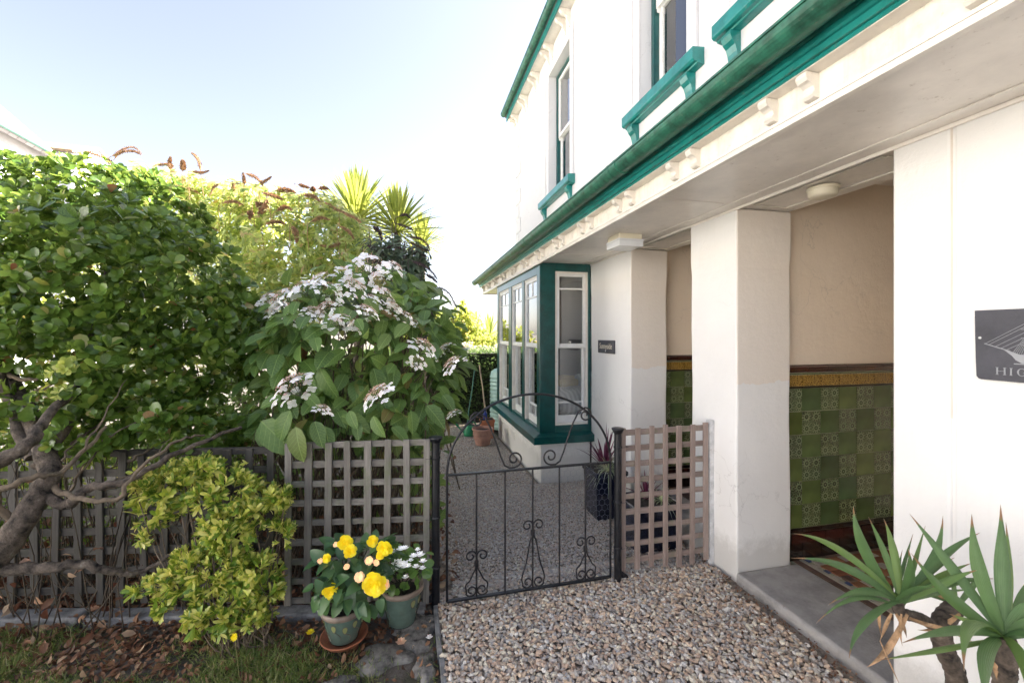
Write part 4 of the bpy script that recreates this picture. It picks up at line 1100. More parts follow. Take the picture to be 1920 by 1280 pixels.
# ================================================================== POTS
def pot(name, c, r_top, r_bot, h, mat, rim, label, cat='flower pot', rimmat=None, soil=True, group=None):
    g = empty(name, c); tag(g, label, cat, group)
    prof = [(r_bot*.2, 0), (r_bot, 0), (r_bot*1.06, .01)] + [(r_bot+(r_top-r_bot)*(1-(1-i/10)**1.5), h*i/10) for i in range(1, 10)] 
    m = MB(); m.lathe(c, prof, 40); m.build('body', mat, g)
    rz = h*.9
    m = MB(); m.lathe(c, [(r_top*.975, rz-.006), (r_top*1.06, rz-.002), (r_top*1.08, rz+.010), (r_top*1.05, rz+.024), (r_top*.95, rz+.024), (r_top*.90, rz+.01), (r_top*.88, rz-.03)], 40); m.build('rim', rimmat or mat, g)
    if soil: m = MB(); m.lathe(c, [(0, rz-.012), (r_top*.5, rz-.010), (r_top*.92, rz-.016)], 32); m.build('soil', M['soil'], g)
    return g
M['sage'] = paint('sage_green_glaze', (.10, .15, .125), .22, .2, 8, .2, 40, coat=.5)
M['potrim'] = paint('brown_worn_rim', (.26, .20, .16), .5, .25, 14, .3, 60)
M['motif'] = paint('olive_leaf_motif', (.26, .28, .11), .4, .15)
M['motifline'] = paint('brown_incised_line', (.12, .07, .05), .5)
def motif(g, c, r_top, r_bot, h, angs, z, s=.03):
    """painted leaves with brown outline, laid on the curved side of the pot"""
    def on(a, zz, lift=.0012):
        f = 1-(1-min(1, zz/h))**1.5; r = r_bot+(r_top-r_bot)*f + lift
        return (c[0]+r*math.cos(a), c[1]+r*math.sin(a), c[2]+zz)
    for a0, dz in angs:
        for (scale, mat, lift, nm) in ((1.18, M['motifline'], .0008, 'leaf_outline'), (1.0, M['motif'], .0016, 'leaf_motif')):
            m = MB(); P = []
            for k in range(16):
                t = 2*math.pi*k/16; u_ = math.sin(t)*.36*s*scale*(1+.35*math.cos(t)); v_ = math.cos(t)*.55*s*scale
                P.append(on(a0+u_/r_top, z+dz+v_, lift))
            m.add([on(a0, z+dz, lift)] + P, [(0, k+1, (k+1) % 16+1) for k in range(16)], True); m.build(nm, mat, g)
        m = MB(); m.tube([on(a0+.1*k-.0+.14*math.sin(k), z+dz-s*.55-.012*k, .0006) for k in range(5)], .0011, 5); m.build('stem_line', M['motifline'], g)
PA = Vector((-.335, 2.375, .008)); PB = Vector((-.045, 2.475, -.004))
g = pot('flower_pot', PA + Vector((0, 0, .012)), .108, .070, .165, M['sage'], None, 'sage green glazed pot with leaf motif standing in the terracotta saucer', rimmat=M['potrim'])
motif(g, PA + Vector((0, 0, .012)), .108, .070, .165, [(R(-112), 0), (R(-80), -.012), (R(-52), .004), (R(-20), .0), (R(170), 0)], .105, .032)
g = pot('flower_pot', PB, .112, .075, .20, M['sage'], None, 'larger sage green glazed pot with leaf motif next to the black gate post', rimmat=M['potrim'])
motif(g, PB, .112, .075, .20, [(R(-55), .0), (R(-28), .0), (R(-150), -.01)], .135, .036)
m = MB(); m.lathe(PA, [(0, 0), (.095, 0), (.112, .030), (.118, .032), (.118, .026), (.106, .024), (.09, .008), (0, .007)], 44)
tag(m.build('plant_saucer', M['terracotta']), 'round terracotta saucer under the sage pot of yellow begonias', 'saucer')
# terracotta pots at the far end of the path
T = W(905, 825, t=6.6); T.z = float(gz(0, T.y))
g = pot('terracotta_pot', T, .155, .105, .26, M['terrapot'], None, 'round terracotta pot standing on the gravel path beside the bay', group=None)
for zz in (.10, .15): m = MB(); m.lathe(T, [(.125+zz*.12, zz), (.135+zz*.12, zz+.006), (.125+zz*.12, zz+.012)], 36); m.build('ring', M['terrapot'], g)
def trough(c, sx, sy, h, mat, label, name='planter', cat='planter', flare=.15):
    g = empty(name, c); tag(g, label, cat)
    a, b = (sx*(1-flare), sy*(1-flare)), (sx, sy); m = MB()
    v = [(c[0]+i*a[0], c[1]+j*a[1], c[2]) for i, j in ((-1,-1),(1,-1),(1,1),(-1,1))] + [(c[0]+i*b[0], c[1]+j*b[1], c[2]+h) for i, j in ((-1,-1),(1,-1),(1,1),(-1,1))]
    m.add(v, [(0,3,2,1),(0,1,5,4),(1,2,6,5),(2,3,7,6),(3,0,4,7),(4,5,6,7)]); m.build('body', mat, g, bevel=.01)
    m = MB()
    for (p0, p1, p2, p3) in ((-1.04, 1.04, -1.04, -.92), (-1.04, 1.04, .92, 1.04), (-1.04, -.92, -.9199, .9199), (.92, 1.04, -.9199, .9199)):
        m.box(c[0]+p0*sx, c[0]+p1*sx, c[1]+p2*sy, c[1]+p3*sy, c[2]+h-.03, c[2]+h+.008)
    m.build('rim', mat, g, bevel=.004)
    m = MB(); m.box(c[0]-.9*sx, c[0]+.9*sx, c[1]-.9*sy, c[1]+.9*sy, c[2]+h-.02, c[2]+h+.002); m.build('soil', M['soil'], g); return g
T2 = Vector((1.235, 6.95, -.1)); trough(T2, .11, .11, .30, M['terracotta'], 'square brick-red planter by the corner of the bay window sill')
K1 = Vector((1.74, 3.62, -.05)); trough(K1, .15, .15, .42, M['navyglaze'], 'tall navy blue glazed planter of purple cordyline behind the gate')
K2 = Vector((1.80, 2.98, -.02)); trough(K2, .20, .16, .34, M['navyglaze'], 'navy blue glazed planter behind the lattice panel at the porch step')
# small bits at the far end
c = W(880, 822, t=7.2); c.z = -.1
g = empty('watering_can', c); tag(g, 'small green plastic watering can on the gravel by the hedge', 'watering can')
m = MB(); m.lathe(c, [(0, 0), (.09, 0), (.095, .02), (.085, .16), (.07, .18), (.05, .18)], 24); m.build('body', M['greenplastic'], g)
m = MB(); m.tube([c+Vector((-.08, 0, .05)), c+Vector((-.16, 0, .12)), c+Vector((-.22, 0, .20))], [.014, .011, .02], 10); m.build('spout', M['greenplastic'], g)
m = MB(); m.tube(curve_pts([c+Vector((.085, 0, .04)), c+Vector((.14, 0, .10)), c+Vector((.10, 0, .20)), c+Vector((.0, 0, .23)), c+Vector((-.05, 0, .18))], 5), .009, 8); m.build('handle', M['greenplastic'], g)
c = Vector((1.20, 6.93, .208)); m = MB(); m.lathe(c, [(0, 0), (.03, 0), (.032, .01), (.032, .09), (.014, .12), (.014, .15), (0, .151)], 16)
tag(m.build('blue_bottle', M['blueplastic']), 'small blue plastic bottle standing in the brick-red planter', 'bottle')
# water butt
WB = Vector((1.66, 7.62, -.1)); pr = [(0, 0), (.235, 0)]
for i in range(14): z = .02+i*.068; pr += [(.235, z), (.25, z+.018), (.25, z+.045), (.237, z+.060)]
pr += [(.24, .98), (.225, 1.03), (.17, 1.07), (.10, 1.09), (0, 1.095)]
g = empty('water_butt', WB); tag(g, 'pale mint ribbed plastic water butt behind the bay window', 'water butt')
m = MB(); m.lathe(WB, pr, 40); m.build('barrel', M['water_butt'], g)
# canes leaning on the hedge
def pole(name, a, b, r, mat, label, cat):
    m = MB(); P = [a + (b-a)*i/6 + Vector((.004*math.sin(i*2), 0, 0)) for i in range(7)]
    m.tube(P, [r*(1.1-.03*i) for i in range(7)], 8); tag(m.build(name, mat), label, cat)
a = W(874, 812, t=7.55); a.z = -.1; pole('garden_cane', a, W(890, 694, t=7.9), .011, M['cane'], 'thin green garden cane leaning on the clipped hedge', 'cane')
a = W(916, 812, t=7.4); a.z = -.1; pole('broom_handle', a, W(899, 684, t=7.9), .014, M['handle'], 'pale wooden tool handle leaning on the clipped hedge', 'handle')
# fallen flowers
def flower4(c, r, mat, name, label, cat, n=5, up=Vector((0, 0, 1)), stem=None):
    m = MB(); c = Vector(c)
    for ring in range(3):
        for k in range(n):
            a = 2*math.pi*(k+.5*ring)/n; rr = r*(1-.28*ring); d = Vector((math.cos(a), math.sin(a), .12+.35*ring)); e = Vector((-math.sin(a), math.cos(a), 0))*rr*.42
            b = c + Vector((0, 0, .002*ring)); m.add([b, b+d*rr*.55-e, b+d*rr+Vector((0,0,.1*rr)), b+d*rr*.55+e], [(0,1,2,3)], True)
    return tag(m.build(name, mat), label, cat)
M['yellow'] = leaf_mat('yellow_petal', [(0, (.80, .66, .012)), (.5, (.84, .72, .015)), (1, (.88, .78, .06))], .6, .12)
M['yellow2'] = leaf_mat('pale_yellow_bud', [(0, (.80, .66, .38)), (1, (.82, .62, .42))], .5, .3)
M['white_petal'] = leaf_mat('white_petal', [(0, (.86, .86, .84)), (.6, (.90, .90, .88)), (1, (.86, .82, .82))], .6, .25)
M['tan_petal'] = leaf_mat('withered_petal', [(0, (.55, .38, .26)), (1, (.68, .52, .38))], .7, .2)
flower4(W(752, 1203, Z=.0), .030, M['tan_petal'], 'fallen_flower', 'withered tan flower head lying on the broken slab', 'fallen flower', 6)
flower4(W(805, 1194, Z=.0), .020, M['white_petal'], 'fallen_flower', 'fallen white petal flower by the path edging', 'fallen flower', 4)
flower4(W(582, 1185, Z=.0), .024, M['yellow'], 'fallen_flower', 'fallen yellow flower on the soil left of the saucer', 'fallen flower', 6)
dn = W(440, 1192, t=1.98); g = empty('dandelion', (dn.x, dn.y, 0)); tag(g, 'single yellow dandelion below the low variegated shrub', 'flower')
m = MB(); m.tube([(dn.x+.01, dn.y+.03, -.03), (dn.x, dn.y, dn.z)], .0016, 5); m.build('stalk', M['grass'], g)
m = MB()
for k in range(40):
    a = k*2.4; r = .015*math.sqrt((k+1)/40); d = Vector((math.cos(a)*r, math.sin(a)*r*.5-.004, math.sin(a)*r)); e = Vector((-math.sin(a), 0, math.cos(a)))*.0022
    m.add([dn, dn+d-e, dn+d*1.15+Vector((0, -.004, 0)), dn+d+e], [(0,1,2,3)])
m.build('bloom', M['yellow'], g)

# ================================================================== LITTER AND GRASS
def litter():
    V, T_ = leaf_tpl(.55, (0, 1, .8, 0), (0, .4, .75, 1), .25, .35)
    N = 9500; x = rng.uniform(-2.6, .14, N); y = rng.uniform(1.55, 3.4, N)
    y = y - .2*np.clip(x+.2, -9, 0) ; dens = np.clip(1.15 - np.abs(y-2.5+.2*x)*.9 - np.clip(x+.9, 0, 9)*.75 + .35*np.sin(x*5)*np.sin(y*7), .10, 1)
    k = rng.random(N) < dens; x, y = x[k], y[k]; N = len(x)
    n = unit(np.stack([rng.normal(0, .5, N), rng.normal(0, .5, N), np.ones(N)], 1)); d = unit(np.cross(n, rng.normal(size=(N, 3))))
    z = -.03 + .012*np.sin(3.1*x+1.7*y)*np.sin(2.3*y-x) + rng.uniform(.0, .018, N)
    Mx = frames(np.stack([x, y, z], 1), d, n*np.sign(rng.random((N,1))-.3), rng.uniform(.022, .05, N))
    # windblown leaves on the gravel
    tag(link('leaf_litter', scatter_mesh('leaf_litter', V, T_, Mx), None, M['litter']), kind='stuff')
    N = 500; x = 2.05 - rng.exponential(.12, N); y = rng.uniform(1.0, 3.0, N); k = (x > .3); x, y = x[k], y[k]; N = len(x)
    n = unit(np.stack([rng.normal(0, .5, N), rng.normal(0, .5, N), np.ones(N)], 1)); d = unit(np.cross(n, rng.normal(size=(N, 3))))
    Mx = frames(np.stack([x, y, np.full(N, .004)], 1), d, n, rng.uniform(.010, .022, N))
    tag(link('leaf_crumbs', scatter_mesh('leaf_crumbs', V, T_, Mx), None, M['litter']), kind='stuff')
litter()
def grass():
    V = np.array([(-.5,0,0),(.5,0,0),(.35,.5,.10),(-.35,.5,.10),(0,1,.42)], float); V[:, 0] *= .10
    T_ = tri([(0,1,2,3),(3,2,4)])
    N = 120000; x = rng.uniform(-2.6, .17, N); y = rng.uniform(1.3, 2.9, N)
    f = np.sin(x*4.1+1)*np.sin(y*5.3+x*2) + .6*np.sin(x*11+y*3)*np.sin(y*13-x*5)
    edge = 2.34 - .32*x + .07*np.sin(x*5.3)
    dens = np.clip((edge - y)*2.8, 0, 1) * np.clip(.50 + .5*f, .05, 1) * np.where((x > -.15), .5, 1)
    k = rng.random(N) < dens; x, y, f = x[k], y[k], f[k]; N = len(x)
    d = unit(np.stack([rng.normal(0, .55, N), rng.normal(0, .55, N), np.abs(rng.normal(.75, .35, N))], 1)); n = rng.normal(size=(N, 3))
    z = -.035 + .012*np.sin(3.1*x+1.7*y)*np.sin(2.3*y-x)
    Mx = frames(np.stack([x, y, z], 1), d, n, rng.uniform(.022, .058, N)*(1+.3*f))
    tag(link('grass', scatter_mesh('grass', V, T_, Mx), None, M['grass']), kind='stuff')
grass()

V, T_ = leaf_tpl(.3, (0, 1, .8, 0), (0, .4, .7, 1), .2, .4)
for (yc, n_) in ((2.44, 90), (1.2, 40), (4.6, 35)):
    p = np.stack([1.315 + rng.normal(0, .012, n_), yc + rng.normal(0, .05, n_), 2.668 - np.abs(rng.normal(0, .018, n_))], 1); p[:, 0] -= .055*(rng.random(n_) < .5)
    tag(link('gutter_moss', scatter_mesh('gutter_moss', V, T_, frames(p, unit(rng.normal(size=(n_, 3)) + np.array([-.5, 0, .3])), rng.normal(size=(n_, 3)), rng.uniform(.012, .035, n_))), house, M['litter']), kind='stuff')

# ================================================================== PLANTS
M['hedge'] = leaf_mat('evergreen_leaf', [(0, (.030,.070,.013)), (.35, (.056,.112,.017)), (.7, (.100,.172,.028)), (.95, (.13,.22,.045)), (.97, (.27,.29,.06)), (.99, (.34,.33,.11)), (1, (.24,.07,.04))], .20, .27)
M['varieg'] = leaf_mat('variegated_leaf', [(0, (.055,.13,.02)), (.25, (.09,.19,.025)), (.4, (.22,.30,.04)), (.6, (.50,.52,.11)), (1, (.68,.64,.24))], .35, .22)
M['hydr'] = leaf_mat('hydrangea_leaf', [(0, (.05,.11,.032)), (.5, (.08,.165,.04)), (.85, (.11,.20,.05)), (.95, (.13,.19,.05)), (.985, (.26,.22,.07)), (1, (.22,.07,.04))], .42, .28, veins=52)
M['budd'] = leaf_mat('buddleia_leaf', [(0, (.08,.14,.05)), (.35, (.17,.24,.08)), (.65, (.30,.36,.13)), (.88, (.42,.44,.22)), (1, (.34,.23,.14))], .6, .42)
M['budd_dark'] = leaf_mat('shaded_buddleia_leaf', [(0, (.05,.085,.05)), (.5, (.08,.12,.07)), (1, (.13,.15,.10))], .6, .3)  # darker copy of the buddleia leaf, house shade put into its colour
M['panicle'] = paint('dry_brown_panicle', (.48, .29, .16), .9, .3, 30, 1, 90)
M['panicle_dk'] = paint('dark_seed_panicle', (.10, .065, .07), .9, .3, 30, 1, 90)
M['cordy'] = leaf_mat('cordyline_leaf', [(0, (.09,.14,.03)), (.5, (.16,.21,.04)), (1, (.26,.30,.08))], .45, .32)
M['bgleaf'] = leaf_mat('garden_leaf', [(0, (.06,.11,.02)), (.5, (.12,.18,.03)), (.85, (.22,.26,.05)), (1, (.30,.22,.10))], .5, .45)
M['boxleaf'] = leaf_mat('clipped_hedge_leaf', [(0, (.03,.07,.02)), (.6, (.06,.12,.03)), (1, (.12,.18,.06))], .45, .3)
M['stemdk'] = paint('dark_green_stem', (.06,.07,.035), .8, .3)
M['floret'] = leaf_mat('lacecap_petal', [(0, (.86,.84,.84)), (.7, (.90,.89,.88)), (.9, (.86,.76,.76)), (1, (.72,.52,.50))], .6, .3)
M['fert'] = leaf_mat('lacecap_bud', [(0, (.30,.18,.12)), (.5, (.50,.36,.28)), (1, (.66,.54,.46))], .8, .2)
M['begl'] = leaf_mat('begonia_leaf', [(0, (.025,.065,.03)), (.5, (.04,.10,.035)), (1, (.08,.16,.05))], .4, .2)
M['begl2'] = leaf_mat('bedding_leaf', [(0, (.06,.14,.03)), (1, (.12,.22,.05))], .3, .25)
M['purple'] = leaf_mat('purple_strap_leaf', [(0, (.05,.008,.02)), (1, (.12,.02,.045))], .35, .2)
M['whitegrass'] = leaf_mat('striped_sedge', [(0, (.18,.24,.12)), (.6, (.40,.46,.30)), (1, (.60,.62,.48))], .5, .3)
LV, LT = leaf_tpl(.62, (.12, .62, 1.0, .82, 0), (0, .28, .62, .86, 1), .10, .10)       # spoon-shaped evergreen
LV4, LT4 = leaf_tpl(.55, (0, 1, .7, 0), (0, .5, .8, 1), .12, .12)

def rosettes(P, Nrm, size, per=8, spread=(35, 75), jit=.4, wide=1.0, lift=.5, gap=.35):
    """leaf whorls at shoot tips: P tips, Nrm outward directions"""
    n = len(P); ax = unit(Nrm + np.array([0, 0, lift]) + rng.normal(0, jit, (n, 3)))
    r = unit(np.cross(ax, rng.normal(size=(n, 3)))); q = np.cross(ax, r); out = []
    sz = size * rng.uniform(.55, 1.30, n)
    for k in range(per):
        a = k*2.4 + rng.uniform(-.3, .3, n); tl = np.radians(rng.uniform(*spread, n)) * (.55 + .55*k/per)
        rad = r*np.cos(a)[:, None] + q*np.sin(a)[:, None]
        d = ax*np.cos(tl)[:, None] + rad*np.sin(tl)[:, None]; nrm = ax*np.sin(tl)[:, None] - rad*np.cos(tl)[:, None]
        s = sz*rng.uniform(.8, 1.15, n)*(.7+.35*k/per)
        out.append(frames(P - ax*(sz*gap*k/per)[:, None], d, nrm, s, wide))
    return np.concatenate(out)
def clear(P, Nn, test):
    k = test(P); return P[k], Nn[k]

# ---- big evergreen (trunk + crown)
tree = empty('evergreen_tree', (-1.75, 2.38, 0)); tag(tree, 'big dark evergreen with spoon shaped leaves and a leaning trunk, left', 'tree')
crown = [pb(20, 515, 2.55, 180, 158, 150), pb(180, 515, 2.6, 165, 150, 150), pb(310, 565, 2.8, 135, 140, 130), pb(395, 625, 3.0, 95, 120, 100),
         pb(110, 660, 2.45, 150, 130, 120), pb(265, 690, 2.7, 120, 115, 100), pb(405, 815, 2.75, 60, 42, 50), pb(150, 805, 2.35, 85, 60, 60), pb(40, 800, 2.35, 80, 55, 50), pb(330, 800, 2.5, 60, 40, 50), pb(240, 790, 2.5, 70, 50, 50), pb(330, 735, 2.8, 70, 60, 70),
         pb(30, 380, 3.2, 125, 95, 110), pb(160, 385, 3.3, 110, 85, 110), pb(260, 410, 3.4, 100, 80, 100), pb(330, 440, 3.4, 60, 60, 60), pb(-120, 440, 2.9, 170, 155, 150), pb(-60, 620, 2.3, 120, 110, 100)]
P, Nn = blob_shell(crown, 2000, .76, .20)
Mx = rosettes(P, Nn, .074, 8, (40, 80))
P2, N2 = blob_shell(crown, 1900, .15, .1); P2 = P2[:1900]; Mx2 = rosettes(P2, N2, .062, 6)
# keep a ragged gap low on the left where the branches show
Mx = np.concatenate([Mx, Mx2])
pr_ = lambda A: ((A[:, 0]*CY - A[:, 1]*SY) / (A[:, 0]*SY + A[:, 1]*CY) * F + 960, HZ - (A[:, 2]-CAMH)/(A[:, 0]*SY + A[:, 1]*CY)*F)
px, py = pr_(Mx[:, :3, 3])
k = ~((px < 95+20*np.sin(py*.05)) & (py > 660) & (rng.random(len(px)) < .45)) & ~((py > 862)) & (Mx[:, 1, 3] > 1.45)
pieces('leaf', LV, LT, Mx[k], M['hedge'], tree, 300, 'foliage')
# a pale yellow-green spray hanging in the middle
P, Nn = blob_shell([pb(128, 712, 2.05, 46, 44, 20)], 10, .3, .1); Mx = rosettes(P, Nn*.3+np.array([0, -.6, -.2]), .052, 7, (30, 85), .6, .8)
M['paleleaf'] = leaf_mat('pale_lime_leaf', [(0, (.12,.20,.04)), (.5, (.26,.32,.08)), (1, (.38,.40,.15))], .35, .3)
pieces('pale_leaf', LV, LT, Mx, M['paleleaf'], tree, 80, 'pale_foliage')
m = MB()
def br(pts, r0, r1, mb=None, n=10, wob=.006):
    P = curve_pts([W(a, b, t=c) for a, b, c in pts], 7); L = len(P)
    P = [p + Vector((math.sin(i*1.3)*wob, math.cos(i*.9)*wob, math.sin(i*2.1+1)*wob)) for i, p in enumerate(P)]
    rr = [(r0 + (r1-r0)*i/(L-1))*(1+.03*math.sin(i*2.3)) for i in range(L)]
    (mb or m).tube(P, rr, n)
br([(-40, 1090, 1.98), (20, 1010, 2.0), (62, 945, 2.05), (92, 880, 2.15), (60, 790, 2.3), (10, 690, 2.5)], .058, .036, n=14, wob=.003)
tree_trunk = m.build('trunk', M['bark'], tree)
def branch(*a, **k):
    b = MB(); br(*a, mb=b, **k); return b.build('branch', M['bark'] if a[1] > .018 else M['bark_pale'], tree)
branch([(-60, 880, 1.9), (0, 865, 1.95), (60, 825, 2.0), (80, 790, 2.1), (150, 720, 2.4)], .035, .018)
branch([(88, 930, 2.08), (130, 945, 2.08), (165, 915, 2.1), (240, 900, 2.15), (330, 850, 2.3), (450, 800, 2.55)], .028, .010)
branch([(92, 900, 2.15), (130, 930, 2.06), (220, 935, 2.05), (250, 890, 2.1), (330, 828, 2.2), (380, 815, 2.4)], .014, .005)
branch([(-40, 1062, 1.98), (60, 1066, 2.02), (150, 1058, 2.06), (220, 1072, 2.12), (262, 1072, 2.18), (340, 1030, 2.25)], .030, .008)
branch([(30, 980, 2.02), (-10, 930, 1.95), (60, 895, 2.0), (120, 880, 2.1), (200, 800, 2.3)], .018, .008)
branch([(70, 880, 2.15), (130, 780, 2.35), (170, 640, 2.6), (200, 500, 2.8)], .035, .012)
branch([(60, 860, 2.2), (20, 760, 2.3), (-20, 600, 2.5), (0, 470, 2.6)], .030, .010)
branch([(5, 700, 2.4), (60, 712, 2.3), (120, 690, 2.3)], .012, .005)
for i in range(20):
    x0 = random.uniform(90, 260); y0 = random.uniform(850, 930); x1 = x0 + random.uniform(40, 220); y1 = y0 - random.uniform(20, 150); t = random.uniform(2.1, 2.6)
    branch([(x0, y0, t), ((x0+x1)/2, (y0+y1)/2+random.uniform(-15, 20), t+.1), (x1, y1, t+.25)], random.uniform(.004, .009), .002, n=6, wob=.006)

# ---- low variegated shrub in front of the fence
sh = empty('variegated_shrub', (-.75, 2.45, 0)); tag(sh, 'low yellow-green variegated shrub sprawling against the lattice fence', 'shrub')
bl = [pb(325, 915, 2.32, 62, 48, 40), pb(425, 920, 2.34, 60, 45, 40), pb(490, 960, 2.36, 42, 32, 35), pb(290, 965, 2.28, 34, 22, 28), pb(430, 1000, 2.28, 48, 40, 40), pb(400, 1065, 2.24, 60, 40, 42), pb(470, 1075, 2.26, 45, 40, 40), pb(335, 1085, 2.2, 45, 26, 34), pb(430, 1130, 2.2, 70, 38, 45), pb(355, 1040, 2.22, 30, 22, 28)]
bl += [pb(270, 900, 2.3, 22, 20, 25), pb(380, 872, 2.35, 30, 18, 25), pb(525, 925, 2.4, 22, 18, 25), pb(530, 1000, 2.35, 20, 22, 25), pb(505, 1100, 2.25, 28, 22, 30), pb(480, 1150, 2.2, 30, 22, 30), pb(265, 1100, 2.15, 18, 14, 20), pb(400, 1180, 2.12, 30, 12, 25), pb(300, 1140, 2.12, 20, 14, 20), pb(270, 1010, 2.2, 14, 10, 18)]
P, Nn = blob_shell(bl, 900, .5, .34); Mx = rosettes(P, Nn, .055, 9, (18, 60), .55, .56, gap=.6)
pieces('leaf', LV, LT, Mx, M['varieg'], sh, 300, 'foliage')
m = MB()
for i in range(34):
    a = Vector((-.80+random.uniform(-.12, .15), 2.46, -.02)); j = random.randrange(len(P)); b = Vector(P[j]); c = (a+b)/2 + Vector((random.uniform(-.1, .1), -.02, random.uniform(-.1, .05)))
    m.tube(curve_pts([a, c, b], 4), [.006-.004*q/8 for q in range(9)], 5)
m.build('stems', M['bark_pale'], sh, kind='stuff')

# ---- hydrangea
hy = empty('hydrangea', (-.42, 3.2, 0)); tag(hy, 'large hydrangea with drooping leaves and white lacecap flowers behind the fence', 'shrub')
HV, HT = leaf_tpl(.62, (.10, .72, 1, .92, .55, 0), (0, .14, .38, .62, .86, 1), .16, .30)
bl = [pb(640, 630, 3.25, 165, 110, 130), pb(765, 640, 3.2, 100, 95, 100), pb(545, 665, 3.1, 85, 90, 80), pb(700, 550, 3.6, 115, 60, 90), pb(570, 585, 3.4, 85, 50, 80), pb(800, 735, 3.05, 55, 85, 60),
      pb(650, 770, 2.98, 110, 75, 70), pb(540, 765, 2.9, 60, 60, 50), pb(745, 780, 2.95, 80, 65, 60), pb(800, 620, 3.3, 55, 45, 50), pb(830, 690, 3.2, 35, 40, 40)]
P, Nn = blob_shell(bl, 1150, .55, .22)
k = P[:, 1] > 2.68; P, Nn = P[k], Nn[k]; n = len(P)
d = unit(Nn*np.array([1, 1, .3]) + np.array([0, -.2, -.45]) + rng.normal(0, .45, (n, 3))); nr = unit(Nn + np.array([0, -.1, .9]) + rng.normal(0, .4, (n, 3)))
Mh = frames(P, d, nr, rng.uniform(.09, .175, n))
# leaves that hang over the top of the fence, as in the photograph
hang = [(490, 790, 560, 860, 2.55), (555, 800, 560, 875, 2.5), (590, 790, 605, 840, 2.5), (545, 770, 510, 835, 2.55), (530, 745, 480, 760, 2.6), (640, 780, 700, 800, 2.6), (668, 790, 672, 825, 2.55), (700, 780, 715, 825, 2.55),
        (770, 770, 780, 815, 2.6), (800, 760, 840, 800, 2.65), (575, 740, 600, 765, 2.7), (520, 650, 455, 660, 2.9), (500, 650, 515, 695, 2.85), (830, 740, 855, 770, 2.8), (600, 690, 625, 760, 2.8), (700, 690, 720, 750, 2.8), (610, 800, 620, 850, 2.55), (490, 800, 480, 840, 2.6),
        (655, 770, 665, 805, 2.55), (735, 800, 770, 825, 2.6), (690, 720, 660, 780, 2.65), (560, 700, 590, 720, 2.8)]
A = np.array([W(a, b, t=t) for a, b, c, d_, t in hang]); B = np.array([W(c, d_, t=t-.06) for a, b, c, d_, t in hang]); D = B-A
Mh2 = frames(A, D, np.tile(np.array([0., -.7, .6]), (len(A), 1)) + rng.normal(0, .45, (len(A), 3)), np.linalg.norm(D, axis=1)*.85 + .01, .9)
# understorey leaves showing through the fence on the right
bl2 = [pb(800, 900, 3.1, 40, 110, 40), pb(770, 980, 3.2, 60, 60, 40)]
P3, N3 = blob_shell(bl2, 36, .5, .1); k = P3[:, 1] > 2.7; P3, N3 = P3[k], N3[k]
Mh3 = frames(P3, unit(N3*.5 + np.array([0, -.2, .6]) + rng.normal(0, .4, P3.shape)), N3 + np.array([0, 0, .3]), rng.uniform(.09, .15, len(P3)), .8)
pieces('leaf', HV, HT, np.concatenate([Mh, Mh2, Mh3]), M['hydr'], hy, 300, 'foliage')
base = Vector((-.42, 3.2, -.05)); m = MB()
for i in range(90):
    j = random.randrange(n); b = Vector(P[j]); a = base + Vector((random.uniform(-.45, .45), random.uniform(-.25, .3), 0))
    m.tube(curve_pts([a, a*.4+b*.6+Vector((random.uniform(-.08, .08), 0, .10)), b], 4), [.007-.004*q/8 for q in range(9)], 5)
m.build('stems', M['bark_pale'], hy, kind='stuff')
def lacecap(seed, r=.085):
    q = np.random.default_rng(seed); parts_w = MB(); parts_b = MB()
    for k in range(20):
        a = 2*math.pi*k/20*1.0 + (k % 2)*.0 + q.uniform(-.15, .15); rr = r*(q.uniform(.8, 1.08) if k % 4 else q.uniform(.35, .7)); zz = .024 - .050*(rr/r)**2 + q.uniform(-.008, .012)
        c = Vector((rr*math.cos(a), rr*math.sin(a), zz)); nn = Vector((math.cos(a)*.35+q.normal()*.25, math.sin(a)*.35+q.normal()*.25, 1)).normalized(); x = nn.orthogonal().normalized(); y = nn.cross(x); s = r*q.uniform(.20, .27); o = q.uniform(0, 6)
        for j in range(4):
            b = o + j*math.pi/2; d = x*math.cos(b)+y*math.sin(b); e = nn.cross(d)
            parts_w.add([c, c+d*s*.55-e*s*.48+nn*.003, c+d*s*1.0-e*s*.2, c+d*s*1.0+e*s*.2, c+d*s*.55+e*s*.48+nn*.003], [(0,1,2,3,4)], True)
    for k in range(110):
        a = k*2.4; rr = r*.78*math.sqrt(k/110); c = Vector((rr*math.cos(a), rr*math.sin(a), .026-.035*(rr/r)**2+q.uniform(-.004, .008))); s = r*.035
        parts_b.add([c+Vector((s,0,0)), c+Vector((-s*.5,s*.87,0)), c+Vector((-s*.5,-s*.87,0)), c+Vector((0,0,s*2))], [(0,1,3),(1,2,3),(2,0,3)])
    stalk = MB(); 
    for k in range(9):
        a = 2*math.pi*k/9; stalk.tube([Vector((0, 0, -r*.7)), Vector((r*.5*math.cos(a), r*.5*math.sin(a), -.004))], .0014, 4)
    return parts_w.mesh('florets'), parts_b.mesh('buds'), stalk.mesh('flower_stalk')
lc = [lacecap(s) for s in (3, 5, 8)]
for a, b, c in lc: a.materials.append(M['floret']); b.materials.append(M['fert']); c.materials.append(M['stemdk'])
